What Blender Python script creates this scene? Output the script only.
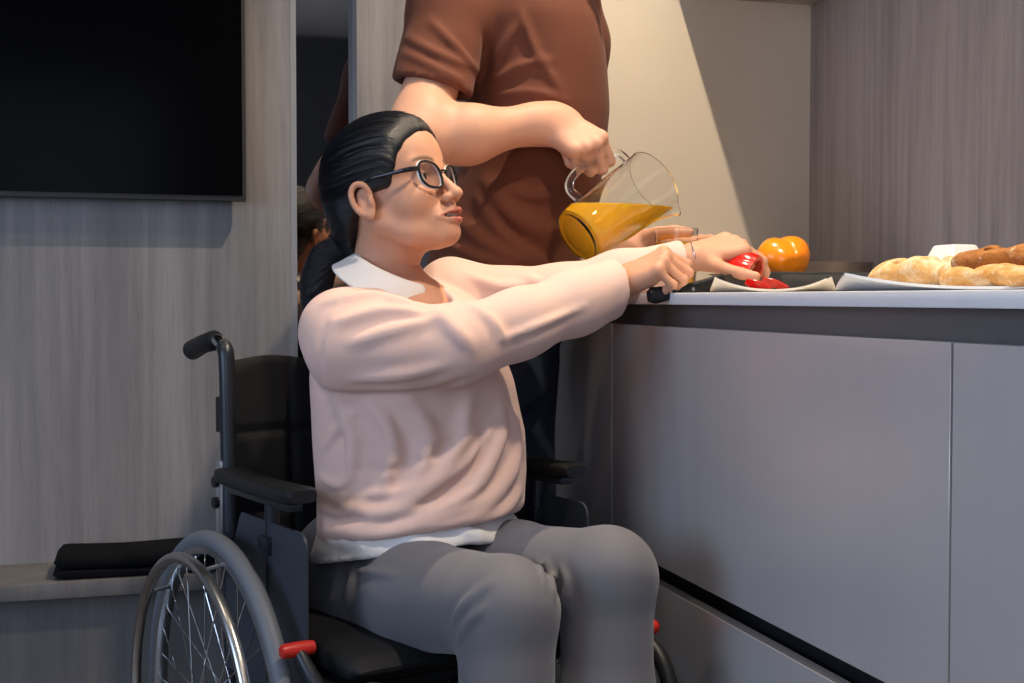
import bpy, bmesh, math, random
import numpy as np
from mathutils import Vector, Matrix

for o in list(bpy.data.objects):
    bpy.data.objects.remove(o)
scene = bpy.context.scene
COL = scene.collection

# ------------------------------------------------------------------ camera
CAM = np.array((0.0, 0.0, 0.96))
YAW, FPX, HORIZON = math.radians(16.1), 1280.0, 298.0
PITCH = math.atan((341.5 - HORIZON) / FPX)
cam_data = bpy.data.cameras.new('camera')
cam_data.sensor_width = 36.0
cam_data.lens = FPX / 1024 * 36.0
cam_data.clip_start = 0.05
cam = bpy.data.objects.new('camera', cam_data)
cam.location = CAM
cam.rotation_euler = (math.pi / 2 - PITCH, 0, -YAW)
COL.objects.link(cam)
scene.camera = cam
RT = np.array((math.cos(YAW), -math.sin(YAW), 0.0))
F0 = np.array((math.sin(YAW), math.cos(YAW), 0.0))
UPZ = np.array((0.0, 0.0, 1.0))
FW = F0 * math.cos(PITCH) - UPZ * math.sin(PITCH)
UV = UPZ * math.cos(PITCH) + F0 * math.sin(PITCH)


def W(px, py, d):
    """photo pixel at depth d (metres) -> room position"""
    return CAM + d * (FW + RT * (px - 512) / FPX + UV * (341.5 - py) / FPX)


def D(r, a, u):
    """direction given as right / away / up seen from the camera"""
    return RT * r + F0 * a + UPZ * u


def unit(v):
    v = np.asarray(v, float)
    return v / np.linalg.norm(v)


# ------------------------------------------------------------------ view, world, daylight
vs = scene.view_settings
vs.view_transform = 'Standard'
vs.look = 'None'
vs.gamma = 1.0
vs.use_curve_mapping = False
vs.exposure = 0.0

world = bpy.data.worlds.new('world')
scene.world = world
world.use_nodes = True
wb = world.node_tree.nodes['Background']
wb.inputs[0].default_value = (0.55, 0.68, 1.0, 1)
wb.inputs[1].default_value = 0.6


def lamp(name, kind, loc, target, energy, color, size=0.2, size_y=None, spot=None, blend=0.3):
    L = bpy.data.lights.new(name, kind)
    L.energy = energy
    L.color = color
    if kind == 'AREA':
        L.shape = 'RECTANGLE' if size_y else 'DISK'
        L.size = size
        if size_y:
            L.size_y = size_y
    else:
        L.shadow_soft_size = size
    if kind == 'SPOT':
        L.spot_size = spot
        L.spot_blend = blend
    o = bpy.data.objects.new(name, L)
    o.location = loc
    v = Vector(target) - Vector(loc)
    o.rotation_euler = v.to_track_quat('-Z', 'Y').to_euler()
    COL.objects.link(o)
    return o


WALL_Y, SPLASH_X, LEFT_X, BACK_Y, CEIL = 2.68, 1.506, -2.70, -2.40, 2.55
# daylight through the window of the left wall and the window behind the viewer
lamp('window_daylight', 'AREA', (LEFT_X - 0.10, 0.30, 1.45), (0, 0.9, 0.9), 62, (0.56, 0.72, 1.0), 2.2, 1.5)
lamp('window_daylight', 'AREA', (-0.9, BACK_Y - 0.10, 1.50), (-0.2, 1.5, 0.9), 26, (0.66, 0.78, 1.0), 2.0, 1.4)

# ------------------------------------------------------------------ generic mesh helpers


def link(name, me, mat=None, parent=None, smooth=True):
    o = bpy.data.objects.new(name, me)
    COL.objects.link(o)
    if mat is not None and len(me.materials) == 0:
        me.materials.append(mat)
    if parent is not None:
        o.parent = parent
    if smooth:
        me.polygons.foreach_set('use_smooth', np.ones(len(me.polygons), bool))
    return o


def tag(o, label, cat, group=None):
    o['label'] = label
    o['category'] = cat
    if group:
        o['group'] = group
    return o


def struct(o, label=None, cat=None):
    o['kind'] = 'structure'
    if label:
        o['label'] = label
    if cat:
        o['category'] = cat
    return o


def empty(name, loc, rz=0.0):
    o = bpy.data.objects.new(name, None)
    o.location = loc
    o.rotation_euler = (0, 0, rz)
    o.empty_display_size = 0.1
    COL.objects.link(o)
    return o


def mesh_np(name, V, F):
    me = bpy.data.meshes.new(name)
    V = np.ascontiguousarray(V, dtype=np.float32)
    F = np.asarray(F)
    if F.ndim == 2:
        n, k = F.shape
        me.vertices.add(len(V))
        me.vertices.foreach_set('co', V.ravel())
        me.loops.add(n * k)
        me.loops.foreach_set('vertex_index', np.ascontiguousarray(F, dtype=np.int32).ravel())
        me.polygons.add(n)
        me.polygons.foreach_set('loop_start', np.arange(0, n * k, k, dtype=np.int32))
        me.update(calc_edges=True)
    else:
        me.from_pydata([tuple(v) for v in V], [], [tuple(f) for f in F])
    me.validate()
    return me


class MB:
    """collects simple shapes into one mesh"""

    def __init__(s):
        s.bm = bmesh.new()

    def box(s, lo, hi, bev=0.0, seg=2):
        lo, hi = np.minimum(lo, hi), np.maximum(lo, hi)
        b = bmesh.new()
        bmesh.ops.create_cube(b, size=1.0)
        bmesh.ops.scale(b, vec=Vector(hi - lo), verts=b.verts)
        bmesh.ops.translate(b, vec=Vector((lo + hi) / 2), verts=b.verts)
        if bev > 0:
            bmesh.ops.bevel(b, geom=list(b.edges), offset=bev, segments=seg, profile=0.6, affect='EDGES')
        s.merge(b)
        return s

    def merge(s, b):
        me = bpy.data.meshes.new('t')
        b.to_mesh(me)
        b.free()
        s.bm.from_mesh(me)
        bpy.data.meshes.remove(me)

    def grid(s, P, close_u=False, close_v=False, caps=False):
        """P[nu][nv][3] quad grid"""
        P = np.asarray(P, float)
        nu, nv = P.shape[:2]
        vv = [[s.bm.verts.new(P[i, j]) for j in range(nv)] for i in range(nu)]
        for i in range(nu if close_u else nu - 1):
            for j in range(nv if close_v else nv - 1):
                a, b = vv[i][j], vv[(i + 1) % nu][j]
                c, d = vv[(i + 1) % nu][(j + 1) % nv], vv[i][(j + 1) % nv]
                try:
                    s.bm.faces.new((a, b, c, d))
                except ValueError:
                    pass
        if caps:
            try:
                s.bm.faces.new(vv[0][::-1])
                s.bm.faces.new(vv[-1])
            except ValueError:
                pass
        return s

    def tube(s, pts, r, n=10, closed=False, caps=True, squash=None):
        """tube along a polyline; r scalar or per point"""
        pts = np.asarray(pts, float)
        m = len(pts)
        r = np.broadcast_to(np.asarray(r, float), (m,))
        rings = []
        prev = None
        for i in range(m):
            if closed:
                t = pts[(i + 1) % m] - pts[i - 1]
            else:
                t = pts[min(i + 1, m - 1)] - pts[max(i - 1, 0)]
            t = unit(t)
            if prev is None:
                h = np.array((0, 0, 1.0)) if abs(t[2]) < 0.9 else np.array((1.0, 0, 0))
            else:
                h = prev
            u = h - t * np.dot(h, t)
            u = unit(u)
            prev = u
            v = np.cross(t, u)
            a = np.linspace(0, 2 * math.pi, n, endpoint=False)
            sq = squash if squash else 1.0
            rings.append(pts[i] + r[i] * (np.cos(a)[:, None] * u * sq + np.sin(a)[:, None] * v))
        s.grid(rings, close_u=closed, close_v=True, caps=caps and not closed)
        return s

    def lathe(s, prof, n=40, M=None):
        """prof [(r, z)] around z; M 4x4 numpy"""
        a = np.linspace(0, 2 * math.pi, n, endpoint=False)
        P = np.array([[(r * math.cos(t), r * math.sin(t), z) for t in a] for r, z in prof])
        if M is not None:
            P = P @ M[:3, :3].T + M[:3, 3]
        s.grid(P, close_v=True)
        return s

    def torus(s, c, ax, R, r, n=48, m=10, sx=1.0):
        ax = unit(ax)
        h = np.array((0, 0, 1.0)) if abs(ax[2]) < 0.9 else np.array((1.0, 0, 0))
        u = unit(h - ax * np.dot(h, ax))
        v = np.cross(ax, u)
        A = np.linspace(0, 2 * math.pi, n, endpoint=False)
        B = np.linspace(0, 2 * math.pi, m, endpoint=False)
        P = []
        for t in A:
            e = u * math.cos(t) + v * math.sin(t)
            P.append([np.asarray(c) + e * (R + r * math.cos(b)) + ax * r * sx * math.sin(b) for b in B])
        s.grid(P, close_u=True, close_v=True)
        return s

    def xf(s, M):
        bmesh.ops.transform(s.bm, matrix=M, verts=s.bm.verts)
        return s

    def build(s, name, mat, parent=None, smooth=True, weld=0.0):
        if weld:
            bmesh.ops.remove_doubles(s.bm, verts=s.bm.verts, dist=weld)
        bmesh.ops.recalc_face_normals(s.bm, faces=s.bm.faces)
        me = bpy.data.meshes.new(name)
        s.bm.to_mesh(me)
        s.bm.free()
        o = link(name, me, mat, parent, smooth)
        if smooth:
            try:
                me.set_sharp_from_angle(angle=math.radians(40))
            except Exception:
                pass
        return o


def catmull(pts, n=8, closed=False):
    pts = np.asarray(pts, float)
    m = len(pts)
    out = []
    for i in range(m if closed else m - 1):
        if closed:
            p0, p1, p2, p3 = pts[i - 1], pts[i], pts[(i + 1) % m], pts[(i + 2) % m]
        else:
            p1, p2 = pts[i], pts[i + 1]
            p0 = pts[i - 1] if i > 0 else 2 * p1 - p2
            p3 = pts[i + 2] if i + 2 < m else 2 * p2 - p1
        for k in range(n):
            t = k / n
            out.append(0.5 * (2 * p1 + (p2 - p0) * t + (2 * p0 - 5 * p1 + 4 * p2 - p3) * t * t
                              + (3 * p1 - p0 - 3 * p2 + p3) * t ** 3))
    if not closed:
        out.append(pts[-1])
    return np.array(out)


# ------------------------------------------------------------------ materials
def srgb(h):
    h = h.lstrip('#')
    c = [int(h[i:i + 2], 16) / 255 for i in (0, 2, 4)]
    return tuple(x / 12.92 if x <= 0.04045 else ((x + 0.055) / 1.055) ** 2.4 for x in c) + (1,)


def mat(name, color, rough=0.5, metal=0.0, bump=None, coat=0.0, trans=0.0, ior=1.45, spec=0.5,
        vary=None, sheen=0.0, sss=0.0, attr=None, aniso=0.0):
    """bump=(scale, strength, distance); vary=(scale, colour2, amount, stretch xyz)"""
    m = bpy.data.materials.new(name)
    m.use_nodes = True
    nt = m.node_tree
    b = nt.nodes['Principled BSDF']
    col = color if len(color) == 4 else tuple(color) + (1,)
    b.inputs['Base Color'].default_value = col
    b.inputs['Roughness'].default_value = rough
    b.inputs['Metallic'].default_value = metal
    b.inputs['IOR'].default_value = ior
    b.inputs['Specular IOR Level'].default_value = spec
    b.inputs['Transmission Weight'].default_value = trans
    b.inputs['Coat Weight'].default_value = coat
    b.inputs['Coat Roughness'].default_value = 0.08
    b.inputs['Sheen Weight'].default_value = sheen
    b.inputs['Anisotropic'].default_value = aniso
    if sss:
        b.inputs['Subsurface Weight'].default_value = sss
        b.inputs['Subsurface Radius'].default_value = (0.012, 0.005, 0.003)
        b.inputs['Subsurface Scale'].default_value = 0.6
    tc = nt.nodes.new('ShaderNodeTexCoord')
    src = None
    if attr:
        at = nt.nodes.new('ShaderNodeVertexColor')
        at.layer_name = attr
        src = at.outputs['Color']
        nt.links.new(src, b.inputs['Base Color'])
    if vary:
        sc_, c2, amt, st = vary
        mp = nt.nodes.new('ShaderNodeMapping')
        mp.inputs['Scale'].default_value = st
        nt.links.new(tc.outputs['Object'], mp.inputs['Vector'])
        nz = nt.nodes.new('ShaderNodeTexNoise')
        nz.inputs['Scale'].default_value = sc_
        nz.inputs['Detail'].default_value = 6
        nz.inputs['Roughness'].default_value = 0.62
        nt.links.new(mp.outputs[0], nz.inputs['Vector'])
        mr = nt.nodes.new('ShaderNodeMapRange')
        mr.inputs['From Min'].default_value = 0.33
        mr.inputs['From Max'].default_value = 0.67
        mr.inputs['To Max'].default_value = amt
        nt.links.new(nz.outputs['Fac'], mr.inputs['Value'])
        mx = nt.nodes.new('ShaderNodeMix')
        mx.data_type = 'RGBA'
        mx.inputs['A'].default_value = col
        mx.inputs['B'].default_value = c2 if len(c2) == 4 else tuple(c2) + (1,)
        nt.links.new(mr.outputs[0], mx.inputs['Factor'])
        if src is not None:
            nt.links.new(src, mx.inputs['A'])
        nt.links.new(mx.outputs['Result'], b.inputs['Base Color'])
    if bump:
        nb = nt.nodes.new('ShaderNodeTexNoise')
        nb.inputs['Scale'].default_value = bump[0]
        nb.inputs['Detail'].default_value = 3
        if len(bump) > 3:
            mp2 = nt.nodes.new('ShaderNodeMapping')
            mp2.inputs['Scale'].default_value = bump[3]
            nt.links.new(tc.outputs['Object'], mp2.inputs['Vector'])
            nt.links.new(mp2.outputs[0], nb.inputs['Vector'])
        else:
            nt.links.new(tc.outputs['Object'], nb.inputs['Vector'])
        bp = nt.nodes.new('ShaderNodeBump')
        bp.inputs['Strength'].default_value = bump[1]
        bp.inputs['Distance'].default_value = bump[2]
        nt.links.new(nb.outputs['Fac'], bp.inputs['Height'])
        nt.links.new(bp.outputs[0], b.inputs['Normal'])
    return m


def wood(name, c1, c2, c3, rough=0.55, scale=1.0, fine=1.0):
    """laminate with upright grain: long streaks, fine pores, a few cathedral bands"""
    m = bpy.data.materials.new(name)
    m.use_nodes = True
    nt = m.node_tree
    b = nt.nodes['Principled BSDF']
    b.inputs['Roughness'].default_value = rough
    tc = nt.nodes.new('ShaderNodeTexCoord')

    def noise(sx, sz, sc_, det, dist=0.0):
        mp = nt.nodes.new('ShaderNodeMapping')
        mp.inputs['Scale'].default_value = (sx, sx, sz)
        nt.links.new(tc.outputs['Object'], mp.inputs['Vector'])
        n = nt.nodes.new('ShaderNodeTexNoise')
        n.inputs['Scale'].default_value = sc_
        n.inputs['Detail'].default_value = det
        n.inputs['Roughness'].default_value = 0.6
        n.inputs['Distortion'].default_value = dist
        nt.links.new(mp.outputs[0], n.inputs['Vector'])
        return n.outputs['Fac']

    def ramp(src, a, bb):
        r = nt.nodes.new('ShaderNodeMapRange')
        r.inputs['From Min'].default_value = a
        r.inputs['From Max'].default_value = bb
        nt.links.new(src, r.inputs['Value'])
        return r.outputs[0]

    def mix(f, a, bb, const=None):
        x = nt.nodes.new('ShaderNodeMix')
        x.data_type = 'RGBA'
        nt.links.new(f, x.inputs['Factor'])
        for s_, k in ((a, 'A'), (bb, 'B')):
            if isinstance(s_, tuple):
                x.inputs[k].default_value = s_
            else:
                nt.links.new(s_, x.inputs[k])
        return x.outputs['Result']

    broad = ramp(noise(1.0, 0.09, 9 * scale, 6, 0.8), 0.40, 0.62)
    streak = ramp(noise(1.0, 0.022, 46 * scale * fine, 5, 0.2), 0.38, 0.72)
    pores = ramp(noise(1.0, 0.05, 230 * scale * fine, 3), 0.5, 0.8)
    c = mix(broad, c1, c2)
    half = nt.nodes.new('ShaderNodeMath')
    half.operation = 'MULTIPLY'
    half.inputs[1].default_value = 0.55
    nt.links.new(streak, half.inputs[0])
    c = mix(half.outputs[0], c, c3)
    q = nt.nodes.new('ShaderNodeMath')
    q.operation = 'MULTIPLY'
    q.inputs[1].default_value = 0.35
    nt.links.new(pores, q.inputs[0])
    c = mix(q.outputs[0], c, tuple(x * 0.55 for x in c1[:3]) + (1,))
    nt.links.new(c, b.inputs['Base Color'])
    bp = nt.nodes.new('ShaderNodeBump')
    bp.inputs['Strength'].default_value = 0.15
    bp.inputs['Distance'].default_value = 0.001
    nt.links.new(streak, bp.inputs['Height'])
    nt.links.new(bp.outputs[0], b.inputs['Normal'])
    return m


M = {}
M['wood_wall'] = wood('grey_oak_panel', srgb('#7b7776'), srgb('#908b88'), srgb('#686464'), 0.55)
M['wood_splash'] = wood('dark_grey_wood', srgb('#978f8d'), srgb('#827a79'), srgb('#aba4a2'), 0.5, 1.3, 1.2)
M['beige'] = mat('beige_paint', srgb('#cbc0b0'), 0.7, bump=(350, 0.05, 0.0005), vary=(3, srgb('#c4b8a6'), 0.5, (1, 1, 1)))
M['plaster'] = mat('white_plaster', srgb('#b9b7b4'), 0.8, bump=(200, 0.05, 0.0005))
M['dark_paint'] = mat('slate_paint', srgb('#4b4d50'), 0.75, bump=(200, 0.05, 0.0005))
M['floor'] = mat('floor_laminate', srgb('#5a534e'), 0.45, vary=(14, srgb('#3f3a37'), 0.7, (1, 0.08, 1)))
M['gap'] = mat('shadow_gap', srgb('#2a2a2b'), 0.6)
M['mirror'] = mat('tinted_mirror', (0.42, 0.40, 0.39, 1), 0.03, metal=1.0)
M['edge'] = mat('aluminium_edge', srgb('#a5a3a2'), 0.4, metal=0.6)
M['steel_front'] = mat('satin_metal_laminate', (0.64, 0.615, 0.615, 1), 0.31, metal=0.5,
                       bump=(120, 0.03, 0.0004, (1, 1, 0.02)), vary=(5, (0.58, 0.56, 0.565, 1), 0.6, (1, 1, 0.06)))
M['channel'] = mat('grip_channel', (0.16, 0.16, 0.165, 1), 0.45, metal=0.5)
M['white_top'] = mat('white_worktop', srgb('#e9e7e6'), 0.35, vary=(30, srgb('#e0dede'), 0.5, (1, 1, 1)))
M['black_gloss'] = mat('black_screen', (0.002, 0.002, 0.0025, 1), 0.16, spec=0.03)
M['black_plastic'] = mat('black_plastic', (0.010, 0.0105, 0.012, 1), 0.45, bump=(600, 0.06, 0.0004), spec=0.35)
M['bezel'] = mat('dark_bezel', (0.035, 0.036, 0.038, 1), 0.4)
M['bench'] = wood('bench_grey', srgb('#5f5d5d'), srgb('#6a6766'), srgb('#545252'), 0.45)
M['black_cloth'] = mat('black_cloth', (0.0035, 0.0038, 0.005, 1), 0.9, bump=(900, 0.25, 0.0006), spec=0.12)
M['nylon'] = mat('black_nylon', (0.008, 0.0085, 0.010, 1), 0.62, bump=(1500, 0.25, 0.0004), spec=0.25)
M['chrome'] = mat('chrome', (0.62, 0.62, 0.62, 1), 0.16, metal=1.0)
M['handrim'] = mat('anodised_rim', (0.50, 0.48, 0.45, 1), 0.28, metal=1.0)
M['alu'] = mat('aluminium', (0.62, 0.64, 0.68, 1), 0.3, metal=1.0)
M['tyre'] = mat('grey_tyre', (0.125, 0.135, 0.155, 1), 0.55, bump=(400, 0.1, 0.0004))
M['frame'] = mat('dark_frame', (0.03, 0.033, 0.04, 1), 0.35, metal=0.5)
M['guard'] = mat('side_guard', (0.032, 0.039, 0.05, 1), 0.45, bump=(900, 0.08, 0.0003))
M['red'] = mat('red_plastic', (0.50, 0.02, 0.012, 1), 0.38)


# ------------------------------------------------------------------ distance-field modeller
class Field:
    """organic solid: blended primitives, meshed by surface nets"""

    def __init__(s):
        s.items = []
        s.disp = None

    def add(s, f, c, R, k=0.01, op='u'):
        s.items.append((op, f, np.asarray(c, np.float32), float(R), float(k)))
        return s

    # primitives -------------------------------------------------
    def cap(s, a, b, ra, rb=None, k=0.01, op='u', flat=None):
        """tapered capsule; flat=(axis, factor) squashes it along axis"""
        a = np.asarray(a, np.float32)
        b = np.asarray(b, np.float32)
        rb = ra if rb is None else rb
        ab = b - a
        L2 = float(ab @ ab) + 1e-12
        if flat is not None:
            ax = unit(flat[0]).astype(np.float32)
            g = 1.0 / flat[1] - 1.0

            def warp(v):
                return v + g * (v @ ax)[..., None] * ax
            abw = warp(ab)
            L2w = float(abw @ abw) + 1e-12

            def f(P):
                v = warp(P - a)
                t = np.clip((v @ abw) / L2w, 0, 1)
                q = v - t[..., None] * abw
                return (np.sqrt((q * q).sum(-1)) - (ra + t * (rb - ra))) * min(1.0, flat[1] * 1.25)
        else:
            def f(P):
                v = P - a
                t = np.clip((v @ ab) / L2, 0, 1)
                q = v - t[..., None] * ab
                return np.sqrt((q * q).sum(-1)) - (ra + t * (rb - ra))
        return s.add(f, (a + b) / 2, math.sqrt(L2) / 2 + max(ra, rb), k, op)

    def chain(s, pts, rad, k=0.01, op='u', flat=None):
        for i in range(len(pts) - 1):
            s.cap(pts[i], pts[i + 1], rad[i], rad[i + 1], k, op, flat)
        return s

    def ell(s, c, r, Rm=None, k=0.01, op='u'):
        c = np.asarray(c, np.float32)
        r = np.asarray(r, np.float32)
        Rm = None if Rm is None else np.asarray(Rm, np.float32)

        def f(P):
            q = P - c
            if Rm is not None:
                q = q @ Rm
            k0 = np.sqrt(((q / r) ** 2).sum(-1)) + 1e-9
            k1 = np.sqrt(((q / (r * r)) ** 2).sum(-1)) + 1e-9
            return k0 * (k0 - 1) / k1
        return s.add(f, c, float(r.max()), k, op)

    def plane(s, p, n, k=0.005, op='i'):
        """intersect with the half space behind the plane"""
        p = np.asarray(p, np.float32)
        n = unit(n).astype(np.float32)
        return s.add(lambda P: (P - p) @ n, p, 1e3, k, op)

    def stack(s, rows, k=0.02, op='u', p=2.0):
        """rows (z, centre xyz-room xy as vec2, a, b): ellipse sections with axes RT and F0, from top down"""
        rows = sorted(rows, key=lambda r: r[0])
        zs = np.array([r[0] for r in rows], np.float32)
        cx = np.array([r[1] for r in rows], np.float32)
        cd = np.array([r[2] for r in rows], np.float32)
        aa = np.array([r[3] for r in rows], np.float32)
        bb = np.array([r[4] for r in rows], np.float32)
        zz = np.linspace(zs[0], zs[-1], 200)

        def sm(v):
            w = np.interp(zz, zs, v)
            kern = np.hanning(15)
            kern /= kern.sum()
            return np.convolve(np.pad(w, 7, mode='edge'), kern, 'valid')
        cx, cd, aa, bb = sm(cx), sm(cd), sm(aa), sm(bb)
        rt = RT.astype(np.float32)
        f0 = F0.astype(np.float32)
        z0, z1 = float(zs[0]), float(zs[-1])

        def f(P):
            z = P[..., 2]
            u = P @ rt - np.interp(z, zz, cx).astype(np.float32)
            v = P @ f0 - np.interp(z, zz, cd).astype(np.float32)
            a = np.interp(z, zz, aa).astype(np.float32)
            b = np.interp(z, zz, bb).astype(np.float32)
            if p == 2.0:
                k0 = np.sqrt((u / a) ** 2 + (v / b) ** 2) + 1e-6
            else:
                k0 = (np.abs(u / a) ** p + np.abs(v / b) ** p) ** (1 / p) + 1e-6
            k1 = np.sqrt((u / a ** 2) ** 2 + (v / b ** 2) ** 2) + 1e-6
            d = np.where(k0 > 0.3, k0 * (k0 - 1) / k1, (k0 - 1) * np.minimum(a, b))
            zc = np.maximum(z - z1, z0 - z)
            kk = 0.03
            h = np.clip(0.5 + 0.5 * (d - zc) / kk, 0, 1)
            return zc * (1 - h) + d * h + kk * h * (1 - h)
        c = RT * cx.mean() + F0 * cd.mean() + UPZ * (z0 + z1) / 2
        return s.add(f, c, (z1 - z0) / 2 + float(max(aa.max(), bb.max())) + 0.1, k, op)

    def fold(s, pts, amp, w):
        """raises (amp > 0) or sinks the surface along a space curve; fades at both ends"""
        pts = np.asarray(pts, np.float32)
        n = len(pts)
        am = np.array([amp * math.sin(math.pi * (0.06 + 0.88 * i / (n - 1))) for i in range(n)], np.float32)

        def f(P):
            best = np.full(P.shape[:-1], 9.0, np.float32)
            a_ = np.zeros(P.shape[:-1], np.float32)
            for i in range(n - 1):
                ab = pts[i + 1] - pts[i]
                v = P - pts[i]
                t = np.clip((v @ ab) / (float(ab @ ab) + 1e-12), 0, 1)
                q = v - t[..., None] * ab
                dd = (q * q).sum(-1)
                m = dd < best
                best = np.where(m, dd, best)
                a_ = np.where(m, am[i] + t * (am[i + 1] - am[i]), a_)
            x2 = best / (w * w)
            return a_ * (1.4 * np.exp(-x2 ** 0.75) - 0.4 * np.exp(-x2 / 6.0))
        c = (pts.min(0) + pts.max(0)) / 2
        return s.add(f, c, float(np.linalg.norm(pts - c, axis=1).max()) + 5.0 * w, 0.0, 'd')

    # evaluation ---------------------------------------------------
    @staticmethod
    def comb(op, d, e, k):
        if op == 'd':
            return d - e
        if op == 'u':
            h = np.clip(0.5 + 0.5 * (e - d) / k, 0, 1)
            return e * (1 - h) + d * h - k * h * (1 - h)
        if op == 's':
            e = -e
        h = np.clip(0.5 - 0.5 * (e - d) / k, 0, 1)
        return e * (1 - h) + d * h + k * h * (1 - h)

    def value(s, P):
        d = np.full(P.shape[:-1], 1.0, np.float32)
        for op, f, c, R, k in s.items:
            d = s.comb(op, d, f(P).astype(np.float32), k)
        if s.disp is not None:
            d = d + s.disp(P)
        return d

    def mesh(s, lo, hi, h):
        B = 8
        lo = np.asarray(lo, np.float32)
        hi = np.asarray(hi, np.float32)
        nb = np.maximum(1, np.ceil((hi - lo) / (h * B)).astype(int))
        n = nb * B
        ii = np.stack(np.meshgrid(*[np.arange(k) for k in nb], indexing='ij'), -1).reshape(-1, 3)
        cen = lo + (ii * B + (B - 1) / 2).astype(np.float32) * h
        dc = s.value(cen)
        diag = h * B * 0.9
        act = np.abs(dc) < diag * 1.35 + 0.012
        arr = np.repeat(np.repeat(np.repeat(dc.reshape(nb), B, 0), B, 1), B, 2).astype(np.float32)
        off = np.stack(np.meshgrid(*[np.arange(B)] * 3, indexing='ij'), -1).reshape(-1, 3)
        ia = ii[act]
        ca = cen[act]
        P = (lo + (ia[:, None, :] * B + off[None]).astype(np.float32) * h)
        d = np.full(P.shape[:2], 1.0, np.float32)
        for op, f, c, R, k in s.items:
            if op in 'usd':
                m = np.linalg.norm(ca - c, axis=1) < R + diag + k + 0.02
                if not m.any():
                    continue
                d[m] = s.comb(op, d[m], f(P[m]).astype(np.float32), k)
            else:
                d = s.comb(op, d, f(P).astype(np.float32), k)
        if s.disp is not None:
            d = d + s.disp(P).astype(np.float32)
        g = ia[:, None, :] * B + off[None]
        arr[g[..., 0], g[..., 1], g[..., 2]] = d
        return surface_nets(arr, lo, h)


def surface_nets(a, lo, h):
    nx, ny, nz = a.shape
    S = a < 0
    c = np.zeros((nx - 1, ny - 1, nz - 1), np.int8)
    for i in (0, 1):
        for j in (0, 1):
            for k in (0, 1):
                c += S[i:nx - 1 + i, j:ny - 1 + j, k:nz - 1 + k]
    cells = np.argwhere((c > 0) & (c < 8))
    idx = np.full(c.shape, -1, np.int32)
    idx[cells[:, 0], cells[:, 1], cells[:, 2]] = np.arange(len(cells))
    corner = np.array([(i, j, k) for i in (0, 1) for j in (0, 1) for k in (0, 1)])
    vals = np.stack([a[cells[:, 0] + q[0], cells[:, 1] + q[1], cells[:, 2] + q[2]] for q in corner], 1)
    acc = np.zeros((len(cells), 3))
    cnt = np.zeros(len(cells))
    for p in range(8):
        for q in range(p + 1, 8):
            if np.abs(corner[p] - corner[q]).sum() != 1:
                continue
            va, vb = vals[:, p], vals[:, q]
            m = (va < 0) != (vb < 0)
            t = va[m] / (va[m] - vb[m])
            acc[m] += corner[p] + t[:, None] * (corner[q] - corner[p])
            cnt[m] += 1
    V = lo + (cells + acc / cnt[:, None]) * h
    F = []
    for ax in range(3):
        sl0 = [slice(None)] * 3
        sl1 = [slice(None)] * 3
        sl0[ax] = slice(0, -1)
        sl1[ax] = slice(1, None)
        A, Bn = S[tuple(sl0)], S[tuple(sl1)]
        e = np.argwhere(A != Bn)
        u, v = (ax + 1) % 3, (ax + 2) % 3
        ok = (e[:, u] > 0) & (e[:, v] > 0) & (e[:, u] < a.shape[u] - 1) & (e[:, v] < a.shape[v] - 1)
        e = e[ok]
        flip = A[e[:, 0], e[:, 1], e[:, 2]]
        q = []
        for du, dv in ((-1, -1), (0, -1), (0, 0), (-1, 0)):
            t = e.copy()
            t[:, u] += du
            t[:, v] += dv
            q.append(idx[t[:, 0], t[:, 1], t[:, 2]])
        q = np.stack(q, 1)
        q[~flip] = q[~flip][:, ::-1]
        F.append(q)
    F = np.concatenate(F)
    F = F[(F >= 0).all(1)]
    return V.astype(np.float32), F


def relax(V, F, it=1, w=0.5):
    """light Laplacian smoothing"""
    n = len(V)
    for _ in range(it):
        s_ = np.zeros((n, 3))
        c = np.zeros(n)
        for a, b in ((0, 1), (1, 2), (2, 3), (3, 0)):
            np.add.at(s_, F[:, a], V[F[:, b]])
            np.add.at(c, F[:, a], 1)
            np.add.at(s_, F[:, b], V[F[:, a]])
            np.add.at(c, F[:, b], 1)
        V = V * (1 - w) + w * s_ / np.maximum(c, 1)[:, None]
    return V


def join_meshes(parts):
    Vs, Fs, off = [], [], 0
    for V, F in parts:
        Vs.append(V)
        Fs.append(F + off)
        off += len(V)
    return np.concatenate(Vs), np.concatenate(Fs)


def set_colors(me, cols, name='skin'):
    at = me.color_attributes.new(name, 'FLOAT_COLOR', 'POINT')
    c = np.ones((len(me.vertices), 4), np.float32)
    c[:, :3] = cols
    at.data.foreach_set('color', c.ravel())


def frame(x, y):
    """orthonormal columns x, y', z from two room directions"""
    x = unit(x)
    y = np.asarray(y, float)
    y = unit(y - x * np.dot(x, y))
    return np.stack([x, y, np.cross(x, y)], 1)


def rot(ax, ang):
    ax = unit(ax)
    K = np.array(((0, -ax[2], ax[1]), (ax[2], 0, -ax[0]), (-ax[1], ax[0], 0)))
    return np.eye(3) + math.sin(ang) * K + (1 - math.cos(ang)) * K @ K


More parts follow.
